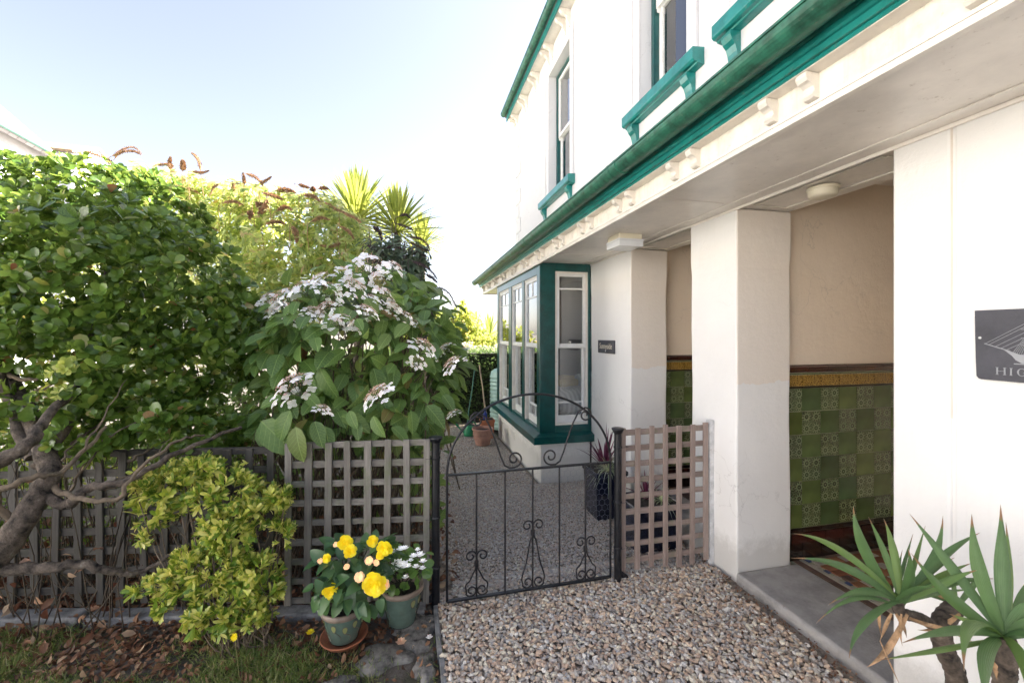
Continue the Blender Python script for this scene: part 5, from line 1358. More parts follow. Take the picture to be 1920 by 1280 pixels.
fl = [(505,560,50,3.2),(612,575,56,3.15),(710,520,52,3.4),(735,575,46,3.1),(548,722,95,2.62),(706,738,78,2.62),(607,766,42,2.58),(850,773,34,2.9),(783,677,42,2.9),(798,650,70,3.0),(848,680,56,3.0),(690,583,56,3.0),(640,603,70,3.0),(590,585,56,3.1),(528,560,80,3.15),(622,545,66,3.2),(664,535,66,3.2),(725,555,62,3.2),(690,497,84,3.4),(742,500,44,3.4),(566,540,62,3.3),
      (762,594,44,3.1),(600,522,60,3.4),(650,512,50,3.5),(838,652,44,3.2),(512,582,44,3.2),(660,610,60,2.98),(560,600,50,3.1),(700,560,40,3.2),(540,575,40,3.1),(870,655,30,3.3),(780,605,30,3.2)]
offh = offset(hy)
for i, (x, y, w, t) in enumerate(fl):
    t -= .12 if t < 3 else .22; p = W(x, y, t=t); s = (w/F*t)/.205; A, B, C = lc[i % 3]
    f = bpy.data.objects.new('flower_head', A); COL.objects.link(f); f.parent = hy
    f.location = p - offh; f.rotation_euler = (R(34)+random.uniform(-.2, .3), random.uniform(-.3, .3), random.uniform(0, 6)); f.scale = (s, s, s)
    for me in (B, C):
        o = bpy.data.objects.new(me.name.split('.')[0], me); COL.objects.link(o); o.parent = f

# ---- buddleia (sunlit mass and the shaded arching side), separate bushes
def buddleia(name, label, blobs, n, mat, size, pans, pmat, base, group=None):
    g = empty(name, base); tag(g, label, 'shrub', group)
    V, T_ = leaf_tpl(.32, (.3, 1, .8, 0), (0, .35, .7, 1), .1, .35)
    P, Nn = blob_shell(blobs, n, .45, .25); N = len(P)
    out = []
    for k in range(6):
        a = rng.uniform(0, 6.28, N); ax = unit(Nn + np.array([0, 0, .5])); r = unit(np.cross(ax, rng.normal(size=(N, 3))))
        d = unit(ax*.5 + r*.9 + np.array([0, 0, -.2])); out.append(frames(P - ax*.03*k*rng.random((N, 1)), d, np.cross(r, d)+ax, size*rng.uniform(.6, 1.3, N)))
    Mx = np.concatenate(out)
    pieces('leaf', V, T_, Mx, mat, g, 60, 'foliage')
    st = MB()
    for i in range(16):
        b = Vector(P[random.randrange(N)]); a = Vector(base) + Vector((random.uniform(-.5, .5), random.uniform(-.3, .3), 0))
        st.tube(curve_pts([a, a*.35+b*.65+Vector((0, 0, .25)), b], 4), [.009-.006*q/8 for q in range(9)], 5)
    st.build('stems', M['bark_pale'], g, kind='stuff')
    for (pts, t, r) in pans:
        P_ = curve_pts([W(a, b, t=t) for a, b in pts], 6); q = MB(); L = len(P_); s = t/F
        d0 = (P_[0]-P_[1]).normalized(); low = P_[0] + Vector((random.uniform(-.05, .05), 0, -.35)) + d0*.05
        q.tube(curve_pts([low, P_[0]+d0*.06+Vector((0, 0, -.03)), P_[0]], 4), .0035, 4)
        NB = 150
        for k in range(NB):
            f = (k+random.random())/NB; i = min(L-2, int(f*(L-1))); fr = f*(L-1)-i; c = P_[i].lerp(P_[i+1], fr); dd = (P_[i+1]-P_[i]).normalized()
            rad = r*s*.85*(min(1, .25+f*5))*(1-f)**.45*random.uniform(.55, 1.15)
            u_ = dd.orthogonal().normalized(); v_ = dd.cross(u_); a = k*2.4; o = (u_*math.cos(a)+v_*math.sin(a)); e = r*s*random.uniform(.16, .32)
            cc = c + o*rad; x_ = dd.cross(o)
            q.add([c+o*rad*.3-x_*e*.4, c+o*rad*.3+x_*e*.4, cc+dd*e*1.1+x_*e*.5, cc+o*e*.6, cc+dd*e*1.1-x_*e*.5], [(0,1,3),(1,2,3),(0,3,4)])
        q.tube(P_, [r*s*.34*(1-.7*i/(L-1)) for i in range(L)], 5)
        q.build('seed_head', pmat, g)
    return g
lit = [pb(330, 420, 5.6, 100, 95, 80), pb(430, 435, 5.6, 100, 88, 80), pb(520, 450, 5.5, 95, 90, 80), pb(610, 455, 5.4, 85, 85, 70), pb(675, 485, 5.3, 65, 70, 60), pb(290, 345, 5.7, 60, 40, 50), pb(400, 365, 5.6, 70, 30, 50), pb(480, 365, 5.5, 55, 26, 45), pb(570, 378, 5.4, 65, 24, 45), pb(450, 540, 5.3, 90, 70, 60), pb(560, 560, 5.3, 100, 70, 60), pb(250, 370, 5.6, 60, 55, 60), pb(345, 350, 5.4, 40, 35, 40), pb(460, 375, 5.3, 40, 28, 40), pb(630, 410, 5.3, 50, 30, 40), pb(250, 500, 5.8, 120, 100, 70)]
pans = [([(212, 292), (232, 284), (252, 284), (264, 290)], 5.2, 5), ([(216, 296), (228, 281), (250, 276), (266, 288)], 5.3, 4), ([(160, 284), (185, 292), (205, 300), (212, 312)], 5.2, 5), ([(320, 318), (318, 305), (320, 294)], 5.2, 6), ([(342, 320), (343, 308), (342, 300)], 5.2, 7),
        ([(376, 318), (373, 303), (366, 292), (359, 287)], 5.2, 5), ([(362, 322), (378, 324), (392, 320)], 5.2, 4.5), ([(296, 310), (312, 308), (326, 312)], 5.3, 4), ([(458, 345), (458, 335), (456, 325)], 5.2, 4.5), ([(462, 326), (476, 331), (488, 340), (494, 350)], 5.2, 5),
        ([(488, 344), (500, 338), (509, 331)], 5.2, 4.5), ([(436, 360), (438, 350), (437, 342), (452, 346)], 5.2, 5), ([(518, 358), (538, 356), (554, 362)], 5.2, 7), ([(560, 346), (572, 350), (580, 352)], 5.2, 5), ([(584, 352), (590, 358)], 5.2, 7), ([(598, 354), (608, 352), (616, 355)], 5.2, 5),
        ([(494, 362), (515, 368), (530, 374)], 5.1, 6), ([(480, 380), (492, 390), (486, 405)], 5.1, 8), ([(470, 395), (468, 410)], 5.1, 7), ([(500, 375), (496, 392), (484, 400)], 5.0, 8), ([(570, 366), (588, 368), (600, 378)], 5.1, 6), ([(610, 380), (630, 392), (650, 400)], 5.1, 5),
        ([(645, 400), (665, 408), (680, 420)], 5.1, 5), ([(548, 425), (556, 440), (556, 455)], 5.0, 7), ([(500, 420), (520, 416), (535, 420)], 5.0, 6), ([(640, 425), (655, 435), (664, 448)], 5.0, 5), ([(380, 430), (395, 428), (408, 432)], 5.2, 5), ([(640, 455), (620, 462), (600, 460)], 5.0, 5),
        ([(410, 345), (400, 352), (395, 365)], 5.2, 4), ([(420, 380), (440, 378), (455, 384)], 5.1, 5), ([(340, 352), (360, 356), (375, 364)], 5.3, 4), ([(585, 415), (600, 408), (618, 412)], 5.0, 5), ([(520, 395), (535, 388), (548, 394)], 5.0, 6)]
buddleia('buddleia', 'sunlit buddleia covered in dry brown flower spikes behind the hydrangea', lit, 3300, M['budd'], .095, pans, M['panicle'], (-1.8, 5.6, -.1))
dk = [pb(740, 510, 4.6, 55, 60, 50), pb(760, 560, 4.5, 50, 60, 45), pb(722, 475, 4.8, 40, 35, 40), pb(780, 485, 4.6, 28, 35, 30), pb(795, 590, 4.4, 28, 35, 30), pb(700, 540, 4.6, 50, 50, 40)]
pans = [([(745, 420), (762, 425), (775, 432)], 4.6, 4), ([(770, 445), (788, 447), (800, 457), (805, 468)], 4.5, 4.5), ([(768, 455), (782, 460), (796, 468), (806, 470)], 4.5, 4), ([(772, 470), (788, 475), (800, 482)], 4.5, 4), ([(775, 490), (792, 497), (810, 510), (820, 524)], 4.4, 5),
        ([(800, 515), (812, 522), (820, 530)], 4.4, 4.5), ([(790, 545), (808, 545), (825, 540), (842, 550), (852, 568), (857, 578)], 4.3, 5), ([(795, 560), (800, 552), (812, 548)], 4.3, 4), ([(785, 582), (798, 579), (808, 586), (815, 596)], 4.3, 3.5), ([(750, 405), (760, 402), (770, 410)], 4.7, 4),
        ([(700, 425), (712, 435), (716, 450)], 4.7, 6), ([(690, 460), (710, 470), (725, 482)], 4.6, 6), ([(740, 500), (752, 510), (758, 522)], 4.5, 7), ([(760, 515), (775, 520), (785, 532)], 4.4, 6), ([(700, 490), (715, 498), (730, 505)], 4.5, 6), ([(770, 550), (785, 556), (790, 566)], 4.3, 6), ([(725, 465), (742, 462), (756, 468)], 4.6, 5)]
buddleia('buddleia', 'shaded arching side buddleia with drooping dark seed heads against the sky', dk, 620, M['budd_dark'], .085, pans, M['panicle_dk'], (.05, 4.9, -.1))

# ---- cordylines
def cordyline(c, L, n, label, trunk=True, mat='cordy', cat='cabbage palm', wd=.03, el=(-15, 88)):
    g = empty('cabbage_palm', (c.x, c.y, -.1)); tag(g, label, cat, None)
    if trunk: m = MB(); m.tube([(c.x, c.y, -.12), (c.x+.04, c.y, c.z*.5), tuple(c)], [.09, .075, .06], 10); m.build('trunk', M['bark'], g)
    for i in range(n):
        a = i*2.39996 + random.uniform(-.1, .1); e = R(el[0] + (el[1]-el[0])*((i+.5)/n)**.8 + random.uniform(-5, 5)); l = L*random.uniform(.82, 1.08)
        d = Vector((math.cos(a)*math.cos(e), math.sin(a)*math.cos(e), math.sin(e))); side = d.cross(Vector((0, 0, 1))).normalized() if abs(d.z) < .98 else Vector((1, 0, 0)); up = side.cross(d)
        V = []; Fc = []; K = 6
        for k in range(K+1):
            f = k/K; w = wd*1.7*L*(.45+1.1*f)*(1-f**2.5) if k < K else 0; p = c + d*l*f - Vector((0, 0, 1))*l*(.16*f**2.5)*(1 if e < R(70) else .3)
            V += [p-side*w*.5+up*w*.2, p, p+side*w*.5+up*w*.2]
            if k: q = 3*k; Fc += [(q-3, q-2, q+1, q), (q-2, q-1, q+2, q+1)]
        m = MB(); m.add(V, Fc, True); me = bpy.data.meshes.new('leaf'); me.from_pydata(m.v, [], m.f); me.polygons.foreach_set('use_smooth', m.sm)
        link('leaf', me, g, M[mat])
cordyline(W(668, 418, t=7.6), 1.08, 190, 'tallest sunlit cabbage palm rosette rising behind the buddleia')
cordyline(W(745, 436, t=7.7), .98, 170, 'second cabbage palm rosette just right of the tallest one')
cordyline(W(790, 465, t=8.1), .74, 120, 'small cabbage palm rosette lowest on the right, against the sky')
cordyline(W(918, 632, t=14), .95, 45, 'distant cabbage palm beside the canopy end and the bay window')

# ---- background trees and shrubs
def bush(name, label, cat, blobs, n, mat, size, single=0, per=6, base=None, stems=18, group=None):
    c = blobs[0][0]; b = base or (c.x, c.y, -.1)
    g = empty(name, b); tag(g, label, cat, group)
    P, Nn = blob_shell(blobs, n, .5, .25); Mx = rosettes(P, Nn, size, per, (30, 80), .6, .9)
    pieces('leaf', LV4, LT4, Mx, mat, g, single, 'foliage')
    m = MB()
    for i in range(stems):
        q = Vector(P[random.randrange(len(P))]); a = Vector(b) + Vector((random.uniform(-.2, .2), random.uniform(-.2, .2), 0))
        m.tube(curve_pts([a, a*.4+q*.6, q], 3), [.03, .027, .022, .018, .012, .009, .006], 5)
    m.build('stems' if cat == 'shrub' else 'trunk', M['bark_pale'], g, kind='stuff' if cat == 'shrub' else None)
bush('shrub', 'bright sunlit leafy shrub with a pointed top above the clipped hedge', 'shrub', [pb(868, 618, 13, 30, 40, 40), pb(850, 640, 13, 35, 35, 40), pb(866, 590, 13, 12, 25, 15), pb(885, 650, 13, 40, 40, 40)], 1500, M['bgleaf'], .12)
bush('shrub', 'sunlit yellow-green shrub left of the pointed one, behind the hydrangea', 'shrub', [pb(810, 640, 12, 40, 45, 40), pb(770, 660, 12, 50, 50, 40), pb(820, 605, 12, 16, 22, 20)], 1300, M['bgleaf'], .11)
bush('shrub', 'low sunlit shrub under the distant cabbage palm', 'shrub', [pb(910, 655, 12.5, 40, 32, 40), pb(950, 660, 12.5, 50, 38, 40), pb(890, 680, 12, 40, 30, 40)], 1200, M['bgleaf'], .10)
M['silver'] = leaf_mat('silvery_leaf', [(0, (.20,.22,.14)), (.6, (.32,.33,.22)), (1, (.42,.36,.28))], .6, .35)
bush('shrub', 'pale silvery shrub just above the clipped hedge', 'shrub', [pb(895, 668, 9.8, 40, 22, 30), pb(860, 662, 10, 35, 22, 30), pb(930, 668, 9.8, 35, 20, 30)], 1100, M['silver'], .055)
# dark masses behind fence and hydrangea
bush('shrub', 'dark leafy undergrowth behind the lattice fence at far left', 'shrub', [(Vector((-3.3, 4.0, .5)), (1.0, .5, .7)), (Vector((-2.2, 4.1, .5)), (1.0, .5, .7)), (Vector((-4.2, 3.8, .8)), (1.0, .6, 1.1))], 1500, M['hedge'], .07, per=6)
bush('shrub', 'dark undergrowth behind the stems of the hydrangea', 'shrub', [(Vector((-.9, 4.2, .6)), (1.0, .45, .8)), (Vector((-.2, 4.3, .6)), (.5, .4, .75)), (Vector((-1.9, 4.6, 1.0)), (.8, .5, .9))], 1500, M['hydr'], .08, per=6)
bush('shrub', 'broad evergreen shrub behind the big tree', 'shrub', [(Vector((-5.2, 5.2, 1.2)), (1.3, .9, 1.5)), (Vector((-3.8, 5.6, 1.3)), (1.2, .8, 1.4)), (Vector((-3.0, 5.4, 1.0)), (1.0, .7, 1.2))], 1500, M['bgleaf'], .09, per=6)
# dry stems of the undergrowth, seen through the lattice
m = MB()
for i in range(330):
    a = Vector((random.uniform(-2.6, .05), random.uniform(2.75, 3.7), -.04)); h = random.uniform(.2, 1.15)
    b = a + Vector((random.uniform(-.3, .3), random.uniform(-.1, .1), h)); m.tube([a, (a+b)/2+Vector((random.uniform(-.05, .05), 0, 0)), b], [.004, .0035, .0015], 4, caps=False)
M['drydark'] = paint('old_dark_stems', (.10, .075, .05), .95, .4); tag(m.build('dry_stems', M['drydark']), kind='stuff')
V, T_ = leaf_tpl(.55, (0, 1, .8, 0), (0, .4, .75, 1), .25, .35)
N = 2600; x = rng.uniform(-3, .3, N); y = rng.uniform(2.7, 4.3, N); z = rng.uniform(-.03, .02, N) + (rng.random(N) < .35)*rng.exponential(.22, N)
n_ = unit(rng.normal(size=(N, 3))+np.array([0, 0, .8])); d = unit(np.cross(n_, rng.normal(size=(N, 3))))
tag(link('dead_leaves', scatter_mesh('dead_leaves', V, T_, frames(np.stack([x, y, z], 1), d, n_, rng.uniform(.03, .07, N))), None, M['litter']), kind='stuff')
# clipped hedge
hg = empty('clipped_hedge', (.6, 8.8, -.1)); tag(hg, 'clipped box-shaped hedge across the end of the gravel path', 'hedge')
m = MB(); m.box(-1.9, 1.98, 8.42, 9.2, -.1, 1.22)
M['hedgecore'] = paint('hedge_core_shade', (.035, .04, .02), .95, .4, 20, 1, 50); m.build('shade_core', M['hedgecore'], hg)  # solid dark core, leaf shadow inside the hedge put into its colour
N = 9000
x = rng.uniform(-1.95, 2.02, N); fr_ = rng.random(N) < .72
y = np.where(fr_, 8.40 + rng.normal(0, .035, N), rng.uniform(8.4, 9.2, N)); z = np.where(fr_, rng.uniform(-.08, 1.28, N), 1.26 + rng.normal(0, .04, N))
y = y + .05*np.sin(x*5)*np.sin(z*6) + np.where(fr_, np.clip(z-1.1, 0, 1)*.5, 0)
Pn = np.stack([x, y, z], 1); Nn = np.where(fr_[:, None], np.array([0., -1, .1]), np.array([0., 0, 1]))
o = link('foliage', scatter_mesh('foliage', LV4, LT4, rosettes(Pn, Nn, .032, 5, (25, 80), .6, .9)), hg, M['boxleaf']); o['kind'] = 'stuff'

# ---- potted plants
def begonia():
    c = PA + Vector((0, 0, .165)); g = empty('begonia', c); tag(g, 'begonia with big double yellow flowers and dark toothed leaves', 'potted plant')
    V, T_ = leaf_tpl(.78, (.25, .9, .95, .72, .40, 0), (0, .10, .38, .66, .86, 1), .14, .35)
    bl = [pb(665, 1065, 2.1, 58, 48, 45), pb(640, 1095, 2.05, 50, 36, 42), pb(700, 1050, 2.15, 40, 45, 40), pb(690, 1105, 2.05, 38, 30, 35), pb(630, 1050, 2.15, 32, 30, 30)]
    P, Nn = blob_shell(bl, 190, .5, .12); n = len(P)
    d = unit(Nn + np.array([0, 0, -.25]) + rng.normal(0, .35, (n, 3))); Mx = frames(P, d, Nn + np.array([0, -.3, .9]) + rng.normal(0, .3, (n, 3)), rng.uniform(.045, .088, n))
    pieces('leaf', V, T_, Mx, M['begl'], g, 300, 'foliage')
    m = MB()
    for i in range(26): b = Vector(P[i*4]); m.tube(curve_pts([c + Vector((random.uniform(-.03, .03), random.uniform(-.03, .03), -.02)), (c+b)/2+Vector((0, 0, .02)), b], 4), .0032, 6)
    m.build('stems', M['stemdk'], g, kind='stuff')
    off = offset(g)
    for (x, y, w, t, kind) in [(648, 1017, 30, 2.02, 0), (657, 1033, 24, 1.99, 0), (613, 1046, 16, 2.05, 0), (699, 1014, 22, 2.05, 0), (721, 1027, 30, 2.0, 0), (712, 1041, 16, 1.98, 0), (702, 1093, 44, 1.93, 0), (619, 1107, 28, 1.96, 0), (674, 1081, 20, 1.95, 1), (692, 1050, 16, 1.98, 2), (611, 1100, 16, 1.98, 2), (690, 1104, 16, 1.94, 2), (723, 1095, 18, 1.95, 2), (630, 1020, 10, 2.03, 2), (650, 1062, 12, 1.98, 2), (600, 1051, 10, 2.05, 2), (616, 1121, 12, 1.97, 2), (706, 1054, 12, 1.98, 2)]:
        p = W(x, y, t=t); r = w/F*t*.5; m = MB(); face = Vector((random.uniform(-.3, .3), -1, random.uniform(.0, .5))).normalized(); X_ = face.orthogonal().normalized(); Y_ = face.cross(X_)
        rings = 5 if kind == 0 else 2
        for q in range(rings):
            npet = 7 if q < 3 else 5; rr = r*(1-.19*q); tilt = .15+.28*q
            for k in range(npet):
                a = 2*math.pi*(k+.5*q)/npet + random.uniform(-.15, .15); dd = (X_*math.cos(a)+Y_*math.sin(a)); e = face.cross(dd)*rr*.50; b = p + face*(.10*r*q); s_ = random.uniform(.85, 1.12)
                m.add([b, b+dd*rr*.5*s_+face*rr*tilt*.5-e, b+dd*rr*.95*s_+face*rr*tilt-e*.55, b+dd*rr*s_+face*rr*tilt*1.05, b+dd*rr*.95*s_+face*rr*tilt+e*.55, b+dd*rr*.5*s_+face*rr*tilt*.5+e], [(0,1,2,3,4,5)], True)
        m.build('flower' if kind == 0 else 'bud', M['yellow'] if kind < 1 else M['yellow2'], g)
begonia()
def bedding():
    c = PB + Vector((0, 0, .18)); g = empty('bedding_plant', c); tag(g, 'white flowering bedding plant with rounded glossy leaves by the gate post', 'potted plant')
    V, T_ = leaf_tpl(.85, (.3, .9, 1, .75, 0), (0, .2, .5, .85, 1), .15, .2)
    bl = [pb(757, 1070, 2.3, 40, 28, 32), pb(740, 1050, 2.3, 28, 22, 28), pb(780, 1055, 2.3, 24, 24, 25)]
    P, Nn = blob_shell(bl, 95, .4, .1); n = len(P); Mx = frames(P, unit(Nn + rng.normal(0, .4, (n, 3))), Nn + np.array([0, -.2, .8]), rng.uniform(.035, .06, n))
    pieces('leaf', V, T_, Mx, M['begl2'], g, 300, 'foliage')
    for (x, y, w) in [(736, 1034, 13), (752, 1029, 16), (760, 1027, 12), (746, 1056, 22), (757, 1060, 24), (775, 1042, 14), (787, 1040, 18), (793, 1052, 14), (780, 1062, 13), (765, 1061, 12), (732, 1044, 12), (729, 1072, 20), (760, 1082, 12), (792, 1065, 12), (783, 1030, 10), (744, 1066, 12), (770, 1050, 10)]:
        flower4(W(x, y, t=2.14), w/F*2.15*.6, M['white_petal'], 'flower', None, None, 4).parent = g
        o = COL.objects[-1] if False else None
    for o in [o for o in COL.objects if o.parent == g and o.name.startswith('flower')]: o.location = -offset(g); 
    m = MB()
    for i in range(14): b = Vector(P[i*5]); m.tube([c + Vector((random.uniform(-.03, .03), random.uniform(-.03, .03), -.02)), (c+b)/2, b], .003, 5)
    m.build('stems', M['stemdk'], g, kind='stuff')
bedding()
def strap_plant(name, c, label, n, L, w, mat, el, cat='potted plant', droop=.25, curl=1):
    g = empty(name, c); tag(g, label, cat)
    for i in range(n):
        a = i*2.4 + random.uniform(-.2, .2); e = R(random.uniform(*el)); l = L*random.uniform(.6, 1.1); d = Vector((math.cos(a)*math.cos(e), math.sin(a)*math.cos(e), math.sin(e))); s = Vector((-math.sin(a), math.cos(a), 0)); V = []; Fc = []; K = 6
        up = s.cross(d)
        for k in range(K+1):
            f = k/K; ww = w*(1-f**2)*(.6+.6*f); p = Vector(c) + d*l*f - Vector((0, 0, l*droop*f*f*math.cos(e)*1.6)); V += [p-s*ww/2+up*ww*.2, p, p+s*ww/2+up*ww*.2]
            if k: q = 3*k; Fc += [(q-3, q-2, q+1, q), (q-2, q-1, q+2, q+1)]
        me = bpy.data.meshes.new('leaf'); me.from_pydata(V, [], Fc); me.polygons.foreach_set('use_smooth', [True]*len(Fc)); link('leaf', me, g, M[mat])
strap_plant('purple_cordyline', K1+Vector((0, 0, .42)), 'upright dark purple cordyline in the navy planter behind the gate', 22, .46, .030, 'purple', (45, 88), droop=.3)
strap_plant('sedge', K1+Vector((.0, -.08, .42)), 'white striped sedge spilling round the purple cordyline', 90, .26, .008, 'whitegrass', (15, 75), droop=.6)
strap_plant('purple_cordyline', K2+Vector((-.02, 0, .34)), 'short purple strap-leaved plant seen through the lattice panel', 14, .30, .022, 'purple', (30, 80), droop=.4)
strap_plant('sedge', K2+Vector((.08, -.06, .34)), 'white striped sedge seen through the lattice panel', 70, .20, .008, 'whitegrass', (20, 75), droop=.6)

# ---- yucca in the right foreground
def yucca_mat():
    m, nt, out = newmat('yucca_leaf')
    at = nt.nodes.new('ShaderNodeAttribute'); at.attribute_name = 'along'; r = island_rand(nt)
    v = coords(nt)
    g = ramp(nt, r, [(0, (.07,.145,.05)), (.5, (.10,.19,.055)), (.8, (.14,.23,.05)), (1, (.17,.27,.06))])
    g = mixc(nt, ramp(nt, noise(nt, v, 12, 3, .6), [(.4, (0,0,0)), (.7, (.4,)*3)]), g, (.15,.27,.10))
    e = mth(nt, 'ADD', at.outputs['Fac'], mth(nt, 'MULTIPLY', mth(nt, 'SUBTRACT', noise(nt, v, 40, 4, .7), .5), .10))
    f = ramp(nt, e, [(.86, (0,0,0)), (.91, (1,1,1))]); c = mixc(nt, f, g, (.30,.15,.07))
    f = ramp(nt, e, [(.975, (0,0,0)), (1.0, (1,1,1))]); c = mixc(nt, f, c, (.50,.42,.32))
    ac = nt.nodes.new('ShaderNodeAttribute'); ac.attribute_name = 'across'; rg = mth(nt, 'SINE', mth(nt, 'MULTIPLY', ac.outputs['Fac'], 60)); c = mixc(nt, ramp(nt, rg, [(.2, (0,0,0)), (1, (.22,)*3)]), c, (.20,.30,.14))
    p = nd(nt, 'ShaderNodeBsdfPrincipled', **{'Base Color': c, 'Roughness': .42, 'Normal': bump(nt, rg, .35, .0015)}); t = nt.nodes.new('ShaderNodeBsdfTranslucent'); nt.links.new(c, t.inputs[0])
    mx = nt.nodes.new('ShaderNodeMixShader'); mx.inputs[0].default_value = .18; nt.links.new(p.outputs[0], mx.inputs[1]); nt.links.new(t.outputs[0], mx.inputs[2]); nt.links.new(mx.outputs[0], out.inputs[0]); return m
M['yucca'] = yucca_mat()
M['deadleaf'] = paint('dead_yucca_leaf', (.42, .26, .14), .8, .35, 25, .6, 60, grime=(.6,.5,.38))
yu = empty('yucca', (1.58, .92, 0)); tag(yu, 'yucca with sword leaves and brown leaf tips in the right foreground', 'shrub')
def blade(base, tip, w, t0, t1, sag=0, bend=(0, 0), mat='yucca', name='leaf', widest=.5):
    A = W(*base, t=t0); B = W(*tip, t=t1); d = B-A; L = d.length; view = ((A+B)/2 - Vector((0, 0, CAMH))).normalized()
    s = d.cross(view).normalized(); nn = s.cross(d).normalized(); roll = random.uniform(-.7, .7); s = (s*math.cos(roll)+nn*math.sin(roll)).normalized(); nn = s.cross(d).normalized()
    K = 12; V = []; Fc = []; al = []
    w *= .72; bx = W(base[0]+bend[0], base[1]+bend[1], t=t0) - A
    for k in range(K+1):
        f = k/K; p = A + d*f + bx*4*f*(1-f) - Vector((0, 0, 1))*sag*4*f*(1-f)*-1
        ww = w*(.55+.45*math.sin(math.pi*min(1, f/.9)))*(1-max(0, (f-.45)/.55)**1.6) + .0006; vv = .22
        tw = .15*math.sin(f*3+roll*3)
        V += [p-s*ww/2+nn*ww*vv, p-s*ww*.22+nn*ww*.04, p, p+s*ww*.22+nn*ww*.04, p+s*ww/2+nn*ww*(vv+tw)]; al += [f]*5
        if k:
            q = 5*k
            for j in range(4): Fc.append((q-5+j, q-4+j, q+1+j, q+j))
    me = bpy.data.meshes.new(name); me.from_pydata(V, [], Fc); me.polygons.foreach_set('use_smooth', [True]*len(Fc))
    a = me.attributes.new('along', 'FLOAT', 'POINT'); a.data.foreach_set('value', al)
    a = me.attributes.new('across', 'FLOAT', 'POINT'); a.data.foreach_set('value', [0, .28, .5, .72, 1]*(K+1))
    link(name, me, yu, M[mat])
r1 = (1682, 1130); T1 = 1.38
for tip, w, t1, bend in [((1600, 948), .045, 1.42, (-18, -10)), ((1628, 968), .032, 1.5, (0, -10)), ((1657, 972), .034, 1.45, (5, -10)), ((1612, 1008), .022, 1.55, (0, -5)), ((1488, 1000), .030, 1.30, (-10, -30)), ((1484, 1046), .034, 1.28, (0, -24)), ((1572, 1052), .018, 1.5, (0, -12)),
                         ((1552, 1134), .030, 1.30, (0, -22)), ((1530, 1168), .020, 1.30, (0, -30)), ((1592, 1235), .030, 1.25, (-20, -10)), ((1703, 1028), .038, 1.30, (10, 0)), ((1768, 966), .040, 1.42, (20, 10)), ((1735, 985), .020, 1.5, (0, 0)), ((1692, 1030), .022, 1.5, (-5, 0)),
                         ((1838, 998), .034, 1.36, (10, -20)), ((1790, 1045), .022, 1.45, (10, -15)), ((1822, 1055), .026, 1.36, (10, -10)), ((1832, 1068), .034, 1.25, (10, -8)), ((1866, 1084), .034, 1.30, (0, -12)), ((1760, 1100), .030, 1.25, (0, -8)), ((1712, 1000), .018, 1.5, (0, 0)), ((1640, 1090), .03, 1.4, (0, -20)), ((1830, 1105), .02, 1.45, (0, -8))]:
    blade((r1[0]+random.uniform(-6, 10), r1[1]+random.uniform(-8, 10)), tip, w, T1, t1, 0, bend)
r2 = (1882, 1192); T2_ = 1.22
for tip, w, t1, bend in [((1822, 963), .048, 1.30, (-14, -6)), ((1876, 945), .052, 1.28, (2, 0)), ((1886, 978), .036, 1.32, (8, 0)), ((1705, 962), .040, 1.40, (-2, -6)), ((1708, 1036), .044, 1.22, (-6, 10)), ((1690, 1205), .034, 1.10, (0, -14)), ((1640, 1238), .020, 1.08, (0, 0)), ((1808, 1258), .044, 1.02, (-22, -50)), ((1850, 1330), .050, 1.0, (-12, -20)),
                         ((1955, 1120), .044, 1.2, (0, -10)), ((1985, 1180), .036, 1.15, (0, -16)), ((1960, 1230), .03, 1.1, (0, -24)), ((1950, 1060), .040, 1.3, (0, 0)), ((1985, 1210), .03, 1.15, (0, -16)), ((1780, 1150), .036, 1.35, (0, 0)), ((1930, 1330), .04, 1.05, (10, -20))]:
    blade((r2[0]+random.uniform(-6, 6), r2[1]+random.uniform(-6, 8)), tip, w, T2_, t1, 0, bend)
r3 = (1795, 1135)
for tip, w, t1, bend in [((1735, 1060), .028, 1.55, (0, 0)), ((1700, 1110), .024, 1.55, (0, -8)), ((1850, 1060), .026, 1.6, (0, 0)), ((1780, 1040), .022, 1.62, (0, 0))]: blade(r3, tip, w, 1.5, t1, 0, bend)
# dead leaves under the rosettes
for (a, b, w, t, bend) in [((1700, 1150), (1625, 1250), .030, 1.36, (0, 15)), ((1680, 1150), (1700, 1195), .018, 1.36, (4, 0)), ((1672, 1150), (1650, 1200), .016, 1.36, (0, 0)), ((1705, 1158), (1800, 1180), .022, 1.36, (0, 6)), ((1800, 1150), (1720, 1180), .02, 1.4, (0, 10)), ((1690, 1150), (1692, 1210), .012, 1.34, (-4, 0)),
                       ((1650, 1140), (1652, 1190), .012, 1.38, (-3, 0)), ((1890, 1215), (1905, 1260), .028, 1.2, (10, 0)), ((1900, 1215), (1935, 1290), .026, 1.2, (10, 0)), ((1880, 1220), (1870, 1275), .02, 1.22, (-8, 0)), ((1650, 1200), (1690, 1290), .006, 1.34, (0, 0)), ((1770, 1180), (1900, 1235), .004, 1.4, (0, 0)), ((1750, 1100), (1790, 1120), .022, 1.5, (0, 10))]:
    blade(a, b, w, t, t, 0, bend, 'deadleaf', 'dead_leaf')
def ringed_trunk(pts, r):
    m = MB(); P_ = curve_pts([W(a, b, t=c) if len(q) == 3 else Vector(q) for q in pts for (a, b, c) in [q]], 14); L = len(P_)
    m.tube(P_, [r*(1+.07*(i % 2))*(1+.04*math.sin(i*1.7)) for i in range(L)], 16); m.build('trunk', M['bark'], yu)
def yt(pts, r):
    m = MB(); P_ = curve_pts(pts, 14); L = len(P_); m.tube(P_, [r*(1+.08*(i % 2))*(1+.04*math.sin(i*1.7)) for i in range(L)], 16); m.build('trunk', M['bark'], yu)
b0 = Vector((1.62, .98, -.02))
